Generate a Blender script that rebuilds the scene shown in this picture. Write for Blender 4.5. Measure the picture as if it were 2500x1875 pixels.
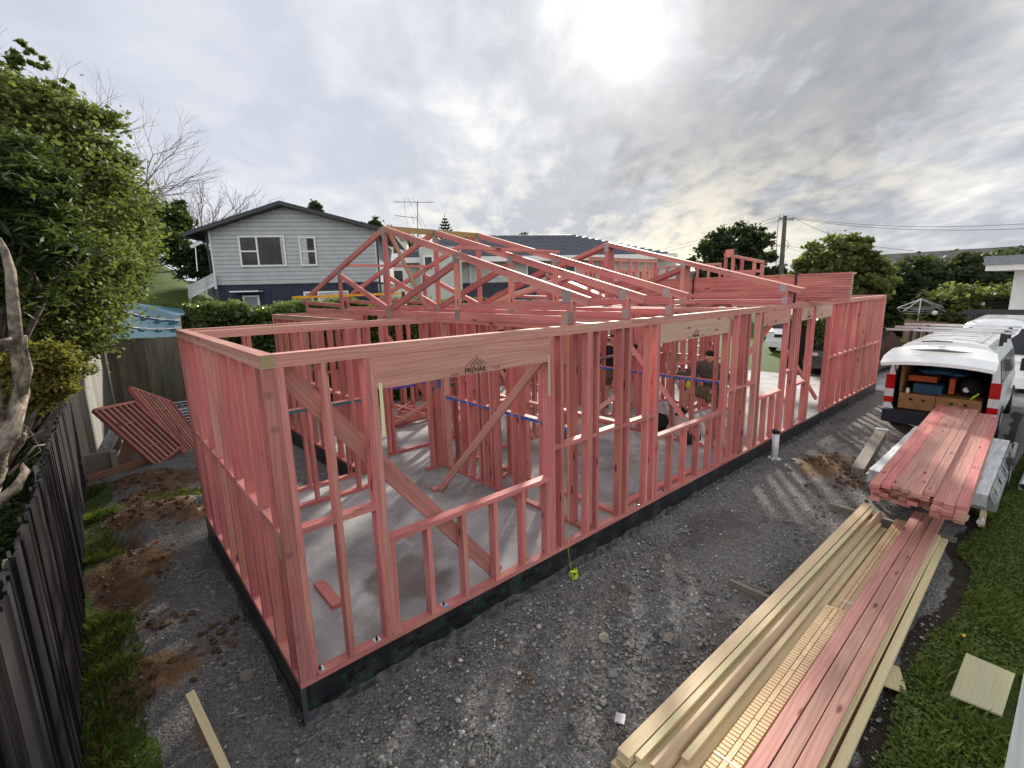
import bpy, math, random
import numpy as np
from mathutils import Vector, Matrix, Quaternion
R = math.radians
random.seed(7); rng = np.random.default_rng(7)
S = bpy.context.scene
COL = S.collection
for o in list(bpy.data.objects): bpy.data.objects.remove(o)

# ------------------------------------------------------------------ camera
CAM = Vector((-0.773, -3.339, 2.825))
YAW, PITCH, ROLL, FPX = 0.858331, 0.191508, -0.0254166, 1173.4
fw = Vector((math.cos(YAW)*math.cos(PITCH), math.sin(YAW)*math.cos(PITCH), -math.sin(PITCH)))
rt0 = Vector((math.sin(YAW), -math.cos(YAW), 0)); up0 = rt0.cross(fw)
rt = rt0*math.cos(ROLL)+up0*math.sin(ROLL); up = -rt0*math.sin(ROLL)+up0*math.cos(ROLL)
cd = bpy.data.cameras.new('camera'); cam = bpy.data.objects.new('camera', cd); COL.objects.link(cam)
cam.matrix_world = Matrix(((rt.x, up.x, -fw.x, CAM.x), (rt.y, up.y, -fw.y, CAM.y), (rt.z, up.z, -fw.z, CAM.z), (0, 0, 0, 1)))
cd.sensor_width = 36; cd.lens = FPX/2500*36; cd.clip_start = 0.05; cd.clip_end = 3000
S.camera = cam
def ray(px, py): return fw*FPX + rt*(px-1250) - up*(py-937.5)
def at(px, py, D):
    d = ray(px, py); h = math.hypot(d.x, d.y); return CAM + d*(D/h)
def onz(px, py, z):
    d = ray(px, py); return CAM + d*((z-CAM.z)/d.z)
def ony(px, py, y):
    d = ray(px, py); return CAM + d*((y-CAM.y)/d.y)
def onx(px, py, x):
    d = ray(px, py); return CAM + d*((x-CAM.x)/d.x)

# ------------------------------------------------------------------ light
S.view_settings.view_transform = 'Standard'; S.view_settings.look = 'None'
S.view_settings.exposure = 0.88; S.view_settings.gamma = 1
SUN_EL, SUN_AZ = R(24.3), R(36.3)
sd = Vector((math.cos(SUN_EL)*math.cos(SUN_AZ), math.cos(SUN_EL)*math.sin(SUN_AZ), math.sin(SUN_EL)))
sl = bpy.data.lights.new('sun', 'SUN'); sl.energy = 4.2; sl.angle = R(4.2); sl.color = (1, .93, .82)
so = bpy.data.objects.new('sun', sl); COL.objects.link(so); so.rotation_euler = sd.to_track_quat('Z', 'Y').to_euler(); so.location = (0, 0, 30)
W = bpy.data.worlds.new('World'); S.world = W; W.use_nodes = True
nt = W.node_tree; nt.nodes.clear()
class NT:
    def __init__(s, t): s.t = t
    def n(s, typ, **k):
        nd = s.t.nodes.new(typ)
        for a, b in k.items():
            if a.startswith('i_'):
                key = a[2:]; key = int(key) if key.isdigit() else key.replace('_', ' ')
                if hasattr(b, 'links') or isinstance(b, bpy.types.NodeSocket): s.t.links.new(b, nd.inputs[key])
                else: nd.inputs[key].default_value = b
            else: setattr(nd, a, b)
        return nd
    def link(s, a, b): s.t.links.new(a, b)
    def math(s, op, a, b=0.0, c=None, clamp=False):
        nd = s.t.nodes.new('ShaderNodeMath'); nd.operation = op; nd.use_clamp = clamp
        for i, x in enumerate([a, b] + ([c] if c is not None else [])):
            if isinstance(x, bpy.types.NodeSocket): s.t.links.new(x, nd.inputs[i])
            else: nd.inputs[i].default_value = x
        return nd.outputs[0]
    def vm(s, op, a, b=None, sc=None):
        nd = s.t.nodes.new('ShaderNodeVectorMath'); nd.operation = op
        for i, x in enumerate([a, b]):
            if x is None: continue
            if isinstance(x, bpy.types.NodeSocket): s.t.links.new(x, nd.inputs[i])
            else: nd.inputs[i].default_value = x
        if sc is not None:
            if isinstance(sc, bpy.types.NodeSocket): s.t.links.new(sc, nd.inputs['Scale'])
            else: nd.inputs['Scale'].default_value = sc
        return nd.outputs['Value'] if op in ('DOT_PRODUCT', 'LENGTH') else nd.outputs['Vector']
    def noise(s, vec, scale, detail=4, rough=.5, dist=0.0, col=False):
        nd = s.n('ShaderNodeTexNoise', i_Scale=scale, i_Detail=detail, i_Roughness=rough, i_Distortion=dist)
        if vec is not None: s.link(vec, nd.inputs['Vector'])
        return nd.outputs['Color' if col else 0]
    def mapv(s, vec, sc=(1, 1, 1), loc=(0, 0, 0), rot=(0, 0, 0)):
        nd = s.n('ShaderNodeMapping'); s.link(vec, nd.inputs['Vector'])
        nd.inputs['Scale'].default_value = sc; nd.inputs['Location'].default_value = loc; nd.inputs['Rotation'].default_value = rot
        return nd.outputs[0]
    def ramp(s, fac, stops):
        nd = s.t.nodes.new('ShaderNodeValToRGB'); e = nd.color_ramp.elements
        while len(e) < len(stops): e.new(.5)
        for i, (p, c) in enumerate(stops):
            e[i].position = p; e[i].color = (*c, 1) if len(c) == 3 else c
        s.link(fac, nd.inputs[0]); return nd.outputs[0]
    def mix(s, fac, a, b, typ='MIX'):
        nd = s.t.nodes.new('ShaderNodeMix'); nd.data_type = 'RGBA'; nd.blend_type = typ
        for sock, x in ((nd.inputs[0], fac), (nd.inputs[6], a), (nd.inputs[7], b)):
            if isinstance(x, bpy.types.NodeSocket): s.t.links.new(x, sock)
            elif isinstance(x, (int, float)): sock.default_value = x if sock == nd.inputs[0] else (x, x, x, 1)
            else: sock.default_value = (*x, 1) if len(x) == 3 else x
        return nd.outputs[2]
    def smooth(s, x, a, b):
        nd = s.t.nodes.new('ShaderNodeMapRange'); nd.interpolation_type = 'SMOOTHSTEP'
        s.link(x, nd.inputs[0]); nd.inputs[1].default_value = a; nd.inputs[2].default_value = b; return nd.outputs[0]
w = NT(nt)
tc = w.n('ShaderNodeTexCoord'); D = tc.outputs['Generated']
sky = w.n('ShaderNodeTexSky', sky_type='NISHITA', sun_disc=False, sun_elevation=SUN_EL, sun_rotation=math.pi/2-SUN_AZ, dust_density=2.0)
skyc = w.vm('MINIMUM', w.vm('SCALE', sky.outputs[0], None, 0.13), (.55, .58, .62))
sep = w.n('ShaderNodeSeparateXYZ'); w.link(D, sep.inputs[0])
zz = w.math('ADD', w.math('MAXIMUM', sep.outputs[2], 0.0), 0.30)
cmb = w.n('ShaderNodeCombineXYZ'); w.link(w.math('DIVIDE', sep.outputs[0], zz), cmb.inputs[0]); w.link(w.math('DIVIDE', sep.outputs[1], zz), cmb.inputs[1])
P = cmb.outputs[0]
Pr = w.mapv(P, (1, 1, 1), (0, 0, 0), (0, 0, R(-52)))
big = w.noise(w.mapv(Pr, (.8, 1.15, 1), (3.1, 1.7, 0)), 1.0, 7, .55, .5)
med = w.noise(w.mapv(Pr, (1.6, 2.0, 1), (9.2, 4.1, 3)), 1.6, 7, .54, .35)
fine = w.noise(w.mapv(Pr, (2.6, 3.6, 1), (1, 7, 5)), 3.2, 6, .55, .3)
dens = w.math('ADD', w.math('MULTIPLY', big, .42), w.math('ADD', w.math('MULTIPLY', med, .38), w.math('MULTIPLY', fine, .20)))
dens = w.math('ADD', w.math('MULTIPLY', w.math('SUBTRACT', dens, .5), 1.2), .5)
sdot = w.vm('DOT_PRODUCT', D, tuple(sd))
# dark cloud bank to the right of the sun
dk = w.vm('DOT_PRODUCT', D, tuple(ray(1830, 190).normalized()))
dk = w.smooth(dk, .93, .985)
cl = w.ramp(dens, [(.35, (.27, .28, .30)), (.44, (.36, .375, .405)), (.50, (.44, .452, .475)), (.56, (.56, .557, .545)), (.66, (.80, .775, .715))])
cl = w.mix(w.math('MULTIPLY', dk, w.smooth(med, .36, .50)), cl, w.mix(.66, cl, (.12, .13, .15)))
# smooth thin veil on the left
lf = w.smooth(w.vm('DOT_PRODUCT', D, tuple(ray(150, 250).normalized())), .70, .98)
cl = w.mix(w.math('MULTIPLY', lf, .8), cl, w.mix(w.smooth(med, .3, .7), (.40, .435, .505), (.49, .515, .57)))
# warm pale band near horizon below the sun
wz = w.math('MULTIPLY', w.smooth(sdot, .80, .97), w.math('SUBTRACT', 1.0, w.smooth(sep.outputs[2], .02, .30)))
cl = w.mix(w.math('MULTIPLY', wz, w.smooth(dens, .42, .58)), cl, (.74, .68, .54))
cmix = w.smooth(dens, .33, .43)
base = w.mix(w.math('ADD', w.math('MULTIPLY', cmix, .35), .62), skyc, cl)
# sun glow through thin cloud
g1 = w.math('MULTIPLY', w.math('POWER', w.math('MAXIMUM', sdot, 0), 1800), 4.5)
g2 = w.math('MULTIPLY', w.math('POWER', w.math('MAXIMUM', sdot, 0), 140), .34)
g3 = w.math('MULTIPLY', w.math('POWER', w.math('MAXIMUM', sdot, 0), 24), .10)
gn = w.math('MULTIPLY', w.math('ADD', g1, g2), w.math('ADD', w.math('MULTIPLY', w.smooth(med, .3, .62), .9), .35))
glow = w.math('ADD', gn, g3)
base = w.mix(1.0, base, w.vm('SCALE', w.vm('ADD', (1, .97, .9), (0, 0, 0)), None, glow), 'ADD')
# sky behind the camera brightened, an added fill for the shaded faces
opp = w.smooth(w.math('MULTIPLY', sdot, -1), -.35, .8)
base = w.vm('SCALE', base, None, w.math('ADD', 1.0, w.math('MULTIPLY', opp, 1.1)))
bg = w.n('ShaderNodeBackground', i_Strength=0.86); w.link(base, bg.inputs[0])
wo = w.n('ShaderNodeOutputWorld'); w.link(bg.outputs[0], wo.inputs[0])
S.render.engine = 'CYCLES'

# ------------------------------------------------------------------ materials
MATS = {}
def newmat(name):
    m = bpy.data.materials.new(name); m.use_nodes = True; m.node_tree.nodes.clear(); MATS[name] = m
    return m, NT(m.node_tree)
def finish(t, col, rough=.7, bump=None, bstr=.3, bdist=.01, metal=0.0, spec=.4, extra=None, alpha=None, trans=0.0, coat=0.0):
    p = t.n('ShaderNodeBsdfPrincipled')
    for k, x in (('Base Color', col), ('Roughness', rough), ('Metallic', metal), ('Specular IOR Level', spec), ('Transmission Weight', trans), ('Coat Weight', coat)):
        if isinstance(x, bpy.types.NodeSocket): t.link(x, p.inputs[k])
        else: p.inputs[k].default_value = (*x, 1) if isinstance(x, tuple) else x
    if alpha is not None: p.inputs['Alpha'].default_value = alpha
    if bump is not None:
        b = t.n('ShaderNodeBump', i_Strength=bstr, i_Distance=bdist); t.link(bump, b.inputs['Height']); t.link(b.outputs[0], p.inputs['Normal'])
    o = t.n('ShaderNodeOutputMaterial'); t.link(p.outputs[0] if extra is None else extra(p), o.inputs[0])
    return p
def timber(name, c1, c2, knot=(.16, .05, .04), stain=None, rough=.62, kn=1.0, grain=.5):
    m, t = newmat(name)
    uv = t.n('ShaderNodeUVMap').outputs[0]
    at_ = t.n('ShaderNodeAttribute', attribute_name='tint')
    g1 = t.noise(t.mapv(uv, (1.1, 16, 1)), 1.0, 4, .6, .8)
    g2 = t.noise(t.mapv(uv, (4, 90, 1)), 1.0, 3, .6)
    patch = t.noise(t.mapv(uv, (1.1, 3.2, 1), (5, 5, 0)), 1.0, 3, .5)
    wv = t.n('ShaderNodeTexWave', wave_type='BANDS', bands_direction='Y', i_Scale=9.0, i_Distortion=9.0, i_Detail=2.0)
    wv.inputs['Detail Scale'].default_value = .35
    t.link(t.mapv(uv, (.35, 1, 1)), wv.inputs[0])
    col = t.mix(t.smooth(patch, .3, .7), c1, c2)
    col = t.mix(t.math('MULTIPLY', t.smooth(g1, .35, .7), grain), col, t.mix(.5, col, knot))
    col = t.mix(t.math('MULTIPLY', t.smooth(wv.outputs[1], .62, .95), grain*.55), col, t.mix(.55, col, knot))
    col = t.mix(t.math('MULTIPLY', t.smooth(g2, .5, .75), .25), col, t.mix(.5, col, knot))
    if stain: col = t.mix(t.math('MULTIPLY', t.smooth(t.noise(t.mapv(uv, (.8, 2, 1), (11, 3, 0)), 1.0, 2), .52, .68), .55), col, stain)
    vo = t.n('ShaderNodeTexVoronoi', i_Scale=1.0, feature='F1'); t.link(t.mapv(uv, (2.6, 9, 1)), vo.inputs['Vector'])
    rare = t.smooth(t.n('ShaderNodeSeparateColor', i_0=vo.outputs['Color']).outputs[0], .50, .53)
    kk = t.math('MULTIPLY', t.math('SUBTRACT', 1.0, t.smooth(vo.outputs[0], .08, .21)), t.math('MULTIPLY', rare, kn))
    col = t.mix(kk, col, knot)
    col = t.mix(1.0, col, at_.outputs['Color'], 'MULTIPLY')
    finish(t, col, rough, g2, .25, .002, spec=.3)
    return m
PINK = timber('pink_timber', (.64, .235, .222), (.53, .18, .172), (.16, .035, .032), (.64, .28, .19), grain=.6)
PINKP = timber('pale_pink_timber', (.60, .275, .235), (.58, .31, .25), (.20, .06, .05), grain=.65)  # paler weathered tone; on top plates and bars it carries painted-in sun
TAN = timber('bleached_timber', (.56, .40, .30), (.56, .34, .28), (.22, .10, .07), grain=.5)
YEL = timber('pale_pine_timber', (.66, .55, .34), (.70, .57, .37), (.38, .24, .10), kn=.4, grain=.35)
BATT = timber('light_batten_timber', (.75, .56, .34), (.80, .60, .36), (.42, .22, .10), kn=.2, grain=.3)
ORNG = timber('treated_timber', (.50, .30, .12), (.42, .27, .13), (.2, .1, .04))
GREYT = timber('weathered_grey_timber', (.33, .30, .25), (.26, .23, .19), (.10, .08, .06), kn=.5, grain=.8)
BROWNT = timber('brown_timber', (.34, .20, .13), (.28, .17, .11), (.10, .06, .04))
FENCEW = timber('old_fence_boards', (.28, .26, .21), (.20, .18, .14), (.08, .08, .05), (.20, .21, .10), kn=.4, grain=1.0)
FENCEL = timber('silver_fence_boards', (.33, .32, .29), (.27, .26, .235), (.13, .12, .10), kn=.4, grain=.9)
WHITEP = timber('white_painted_timber', (.76, .76, .76), (.70, .70, .71), (.30, .30, .32), kn=0, grain=.9)
def plain(name, c, rough=.6, metal=0.0, var=.12, scale=6.0, spec=.4, bump=None, coat=0.0):
    m, t = newmat(name)
    n = t.noise(t.n('ShaderNodeTexCoord').outputs['Object'], scale, 5, .6)
    col = t.mix(t.smooth(n, .3, .7), tuple(x*(1-var) for x in c), tuple(min(1, x*(1+var)) for x in c))
    finish(t, col, rough, n if bump else None, bump or 0, .01, metal, spec, coat=coat)
    return m
LINE = plain('dull_black_cable', (.02, .02, .022), 1.0, spec=.0)
DULLM = plain('dull_grey_metal', (.22, .22, .23), .8, spec=.1)
STEEL = plain('galvanised_steel', (.42, .43, .44), .45, .8, .25, 60)
ALU = plain('aluminium', (.62, .63, .66), .35, .9)
BLACK = plain('black_plastic', (.015, .015, .018), .4)
RUBBER = plain('tyre_rubber', (.02, .02, .022), .8)
DARKIN = plain('dark_interior', (.02, .02, .022), .8, var=.5)
WHITEC = plain('white_car_paint', (.80, .81, .82), .25, 0, .03, 2, coat=.6)
BLACKC = plain('black_car_paint', (.012, .013, .016), .2, coat=.8)
PLY = plain('plywood_orange', (.30, .15, .055), .6, 0, .2, 8)
REDL = plain('red_lens', (.45, .01, .01), .15)
CLRL = plain('clear_lens', (.65, .6, .6), .15)
BLUEP = plain('blue_plastic', (.012, .06, .12), .5)
BLUEPAINT = plain('blue_marking_paint', (.03, .12, .42), .6, var=.5, scale=14)
PURPAINT = plain('violet_marking_paint', (.12, .10, .55), .6)
ORANGE = plain('orange_plastic', (.45, .08, .015), .5)
YELLOW = plain('yellow_paint', (.75, .42, .02), .45)
HIVIS = plain('fluorescent_yellow', (.62, .85, .02), .5)
WHITEM = plain('white_plastic', (.72, .72, .70), .45, var=.05)
BUCKET = plain('cream_bucket_plastic', (.66, .60, .54), .5)
INK = plain('black_ink', (.035, .025, .025), .8)
INKG = plain('faded_ink', (.22, .12, .11), .8)
GREENINK = plain('green_print', (.012, .085, .022), .6)
BLACKINK = plain('dark_print', (.0, .0, .0), .15)
OLIVE = plain('olive_fleece', (.085, .072, .055), .95, 0, .3, 25, bump=.3)
KHAKI = plain('khaki_cotton', (.16, .13, .085), .95, 0, .3, 18)
CAMO = plain('brown_shorts_cloth', (.12, .085, .06), .95, 0, .6, 16)
BLKCL = plain('black_cloth', (.012, .012, .014), .9, 0, .4, 14)
SKIN = plain('skin', (.55, .30, .22), .55)
HAIR = plain('dark_hair', (.03, .02, .015), .7)
BOOT = plain('brown_leather_boot', (.05, .035, .025), .7)
STONE = plain('bare_rock', (.25, .22, .18), .9, 0, .4, 6, bump=.4)
PVC = plain('grey_white_pvc', (.62, .63, .66), .35, var=.05)
CREAM = plain('pale_stucco', (.50, .52, .47), .85, var=.06, scale=3)
WHITEW = plain('white_render', (.62, .62, .60), .8, var=.05, scale=3)
CONC = plain('driveway_concrete', (.34, .34, .33), .85, 0, .25, 1.3, bump=.2)
BARK = plain('grey_bark', (.09, .075, .06), .95, 0, .5, 14, bump=.6)
BARKP = plain('pale_twig_bark', (.24, .20, .19), .9, 0, .3, 14)
DEADW = plain('silvered_dead_wood', (.16, .13, .10), .95, 0, .8, 26, bump=1.0)
def foil():
    m, t = newmat('silver_foil_wrap'); tcn = t.n('ShaderNodeTexCoord').outputs['Object']
    n = t.noise(t.mapv(tcn, (2, 14, 4)), 1.5, 6, .6, .6)
    finish(t, t.mix(t.smooth(n, .3, .7), (.45, .50, .53), (.70, .74, .76)), .4, n, .35, .02, .55)
    return m
FOIL = foil()
def stripes(name, c, dc, period, axis, duty=.1, rough=.7, var=.06, depth=.012):
    m, t = newmat(name); o = t.n('ShaderNodeTexCoord').outputs['Object']
    s = t.n('ShaderNodeSeparateXYZ'); t.link(o, s.inputs[0])
    f = t.math('FRACT', t.math('DIVIDE', s.outputs[axis], period))
    e = t.math('LESS_THAN', f, duty)
    n = t.noise(o, 3.0, 4)
    col = t.mix(t.smooth(n, .3, .7), tuple(x*(1-var) for x in c), tuple(x*(1+var) for x in c))
    finish(t, t.mix(e, col, dc), rough, t.math('SUBTRACT', f, t.math('MULTIPLY', e, 1.0)), .5, depth)
    return m
NAVYB = stripes('navy_board_cladding', (.022, .028, .052), (.008, .01, .02), .30, 0, .08)
WBOARD = stripes('grey_weatherboard', (.43, .445, .455), (.17, .18, .19), .195, 2, .13)
CREAMB = stripes('cream_board', (.48, .50, .46), (.36, .38, .35), .6, 2, .03)
TILE = stripes('dark_roof_tile', (.075, .085, .11), (.02, .022, .03), .34, 1, .22, .5)
SHING = plain('brown_shingle', (.085, .08, .075), .9, 0, .5, 1.2)
DROOF = plain('dark_metal_roof', (.035, .038, .045), .5)
def glassm():
    m, t = newmat('window_glass')
    n = t.noise(t.n('ShaderNodeTexCoord').outputs['Object'], 1.2, 3)
    finish(t, t.mix(t.smooth(n, .4, .6), (.012, .013, .016), (.03, .032, .036)), .12, spec=.3)
    return m
GLASS = glassm()
CURT = plain('net_curtain', (.45, .45, .45), .8, var=.2, scale=8)
def slabm():
    m, t = newmat('slab_concrete'); o = t.n('ShaderNodeTexCoord').outputs['Object']
    a = t.noise(o, .9, 6, .6, .5); b = t.noise(o, 5, 8, .7, 1.2); c = t.noise(o, 45, 4, .6)
    col = t.ramp(a, [(.32, (.17, .165, .16)), (.48, (.28, .28, .283)), (.62, (.38, .38, .383)), (.75, (.48, .48, .48))])
    col = t.mix(t.math('MULTIPLY', t.smooth(b, .52, .72), .55), col, (.48, .48, .47))
    col = t.mix(t.math('MULTIPLY', t.smooth(c, .5, .8), .25), col, (.14, .14, .14))
    # wet stain near the front window
    sp = t.n('ShaderNodeSeparateXYZ'); t.link(o, sp.inputs[0])
    dx = t.vm('SUBTRACT', o, (1.25, .75, 0)); ln = t.vm('LENGTH', t.vm('MULTIPLY', dx, (1.3, 1.0, 0)))
    wet = t.math('SUBTRACT', 1.0, t.smooth(t.math('ADD', ln, t.math('MULTIPLY', t.noise(o, 3, 4), .9)), .75, 1.05))
    col = t.mix(t.math('MULTIPLY', wet, .75), col, (.075, .065, .055))
    rough = t.math('SUBTRACT', .85, t.math('MULTIPLY', wet, .5))
    finish(t, col, rough, b, .12, .01, spec=.35)
    return m
SLABM = slabm()
def membm():
    m, t = newmat('black_membrane'); o = t.n('ShaderNodeTexCoord').outputs['Object']
    a = t.noise(o, 4, 6, .6); b = t.noise(t.mapv(o, (1, 1, 9)), 6, 6, .7, 1)
    col = t.mix(t.smooth(a, .45, .7), (.010, .012, .015), (.04, .042, .045))
    col = t.mix(t.math('MULTIPLY', t.smooth(b, .6, .72), .5), col, (.16, .16, .17))
    finish(t, col, .38, b, .3, .006, spec=.5)
    return m
MEMB = membm()
def groundm():
    m, t = newmat('site_ground'); o = t.n('ShaderNodeTexCoord').outputs['Object']
    A = t.n('ShaderNodeAttribute', attribute_name='zone'); sp = t.n('ShaderNodeSeparateColor', i_0=A.outputs['Color'])
    v1 = t.n('ShaderNodeTexVoronoi', i_Scale=42.0); t.link(o, v1.inputs['Vector'])
    v2 = t.n('ShaderNodeTexVoronoi', i_Scale=110.0); t.link(o, v2.inputs['Vector'])
    s1 = t.n('ShaderNodeSeparateColor', i_0=v1.outputs['Color']); s2 = t.n('ShaderNodeSeparateColor', i_0=v2.outputs['Color'])
    big = t.noise(o, 1.1, 5, .6, .3); mid = t.noise(o, 7, 5, .65)
    fine = t.ramp(s2.outputs[0], [(.0, (.065, .065, .067)), (.5, (.135, .134, .136)), (.85, (.23, .227, .222)), (1.0, (.42, .415, .40))])
    coarse = t.ramp(s1.outputs[0], [(.0, (.085, .085, .088)), (.6, (.17, .168, .169)), (.92, (.29, .288, .28)), (1.0, (.52, .515, .50))])
    g = t.mix(t.smooth(mid, .42, .6), fine, coarse)
    g = t.mix(t.math('MULTIPLY', t.smooth(big, .35, .65), .7), g, t.mix(.45, g, (.23, .215, .195)))
    sx = t.n('ShaderNodeSeparateXYZ'); t.link(o, sx.inputs[0])
    wy = t.math('ADD', sx.outputs[1], t.math('MULTIPLY', t.math('SUBTRACT', t.noise(o, .6, 3), .5), .9))
    rut = None
    for yc in (-.72, -2.0):
        r_ = t.math('SUBTRACT', 1.0, t.smooth(t.math('ABSOLUTE', t.math('SUBTRACT', wy, yc)), .05, .26)); rut = r_ if rut is None else t.math('MAXIMUM', rut, r_)
    rut = t.math('MULTIPLY', rut, t.math('MULTIPLY', t.smooth(sx.outputs[0], .4, 2.0), t.smooth(t.noise(o, 1.7, 4), .38, .6)))
    g = t.mix(t.math('MULTIPLY', rut, .6), g, (.17, .16, .145))
    damp = t.smooth(t.noise(t.mapv(o, (1, 1.6, 1), (4, 9, 0)), .8, 5, .6), .54, .66)
    g = t.mix(t.math('MULTIPLY', damp, .5), g, (.055, .05, .045))
    clay = t.ramp(t.noise(o, 9, 8, .75), [(.3, (.085, .050, .028)), (.55, (.18, .11, .06)), (.75, (.30, .21, .12))])
    grass = t.ramp(t.noise(o, 14, 6, .7), [(.3, (.035, .055, .012)), (.6, (.085, .14, .028)), (.8, (.15, .20, .05))])
    soil = t.ramp(t.noise(o, 16, 6, .7), [(.3, (.02, .016, .011)), (.7, (.055, .043, .03))])
    edge = t.math('MULTIPLY', t.math('SUBTRACT', mid, .5), .9)
    col = t.mix(t.smooth(t.math('ADD', sp.outputs[0], edge), .35, .65), g, clay)
    col = t.mix(t.smooth(t.math('ADD', sp.outputs[2], edge), .35, .65), col, soil)
    col = t.mix(t.smooth(t.math('ADD', sp.outputs[1], edge), .4, .6), col, grass)
    h = t.math('ADD', t.math('MULTIPLY', v1.outputs[0], -.7), t.math('MULTIPLY', v2.outputs[0], -.35))
    h = t.math('ADD', h, t.math('MULTIPLY', mid, .8))
    finish(t, col, .9, h, .9, .025, spec=.25)
    return m
GROUND = groundm()
def leafm(name, dark, light, tl=.4, rough=.6, spec=.22):
    m, t = newmat(name)
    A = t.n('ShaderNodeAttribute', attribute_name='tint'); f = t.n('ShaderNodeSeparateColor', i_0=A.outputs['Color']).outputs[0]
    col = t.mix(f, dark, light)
    def ex(p):
        tr = t.n('ShaderNodeBsdfTranslucent'); t.link(t.mix(.35, col, (.30, .42, .05)), tr.inputs[0])
        mx = t.n('ShaderNodeMixShader', i_0=tl); t.link(p.outputs[0], mx.inputs[1]); t.link(tr.outputs[0], mx.inputs[2]); return mx.outputs[0]
    finish(t, col, rough, spec=spec, extra=ex)
    return m
L_MID = leafm('mid_green_leaves', (.048, .064, .020), (.17, .19, .065))
L_DARK = leafm('dark_green_leaves', (.012, .026, .010), (.05, .08, .022), .25)
L_LIGHT = leafm('light_green_leaves', (.055, .08, .022), (.20, .23, .075))
L_GOLD = leafm('golden_green_leaves', (.075, .075, .015), (.24, .20, .045))
L_HEDGE = leafm('glossy_hedge_leaves', (.028, .055, .014), (.13, .20, .045), .3, .3, .6)
L_FAR = leafm('distant_leaves', (.016, .026, .014), (.05, .07, .03), .2)
GRASSB = leafm('grass_blades', (.045, .07, .014), (.16, .205, .05), .35, .6, .2)
STON = None
def stonem():
    m, t = newmat('gravel_stone'); A = t.n('ShaderNodeAttribute', attribute_name='tint')
    n = t.noise(t.n('ShaderNodeTexCoord').outputs['Object'], 60, 3)
    finish(t, t.mix(1.0, A.outputs['Color'], t.mix(n, (.7, .7, .7), (1.2, 1.2, 1.2)), 'MULTIPLY'), .85, n, .3, .004, spec=.25)
    return m
STONEG = stonem()
TARP = plain('blue_shade_cloth', (.018, .08, .13), .8, 0, .12, 30)

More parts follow.
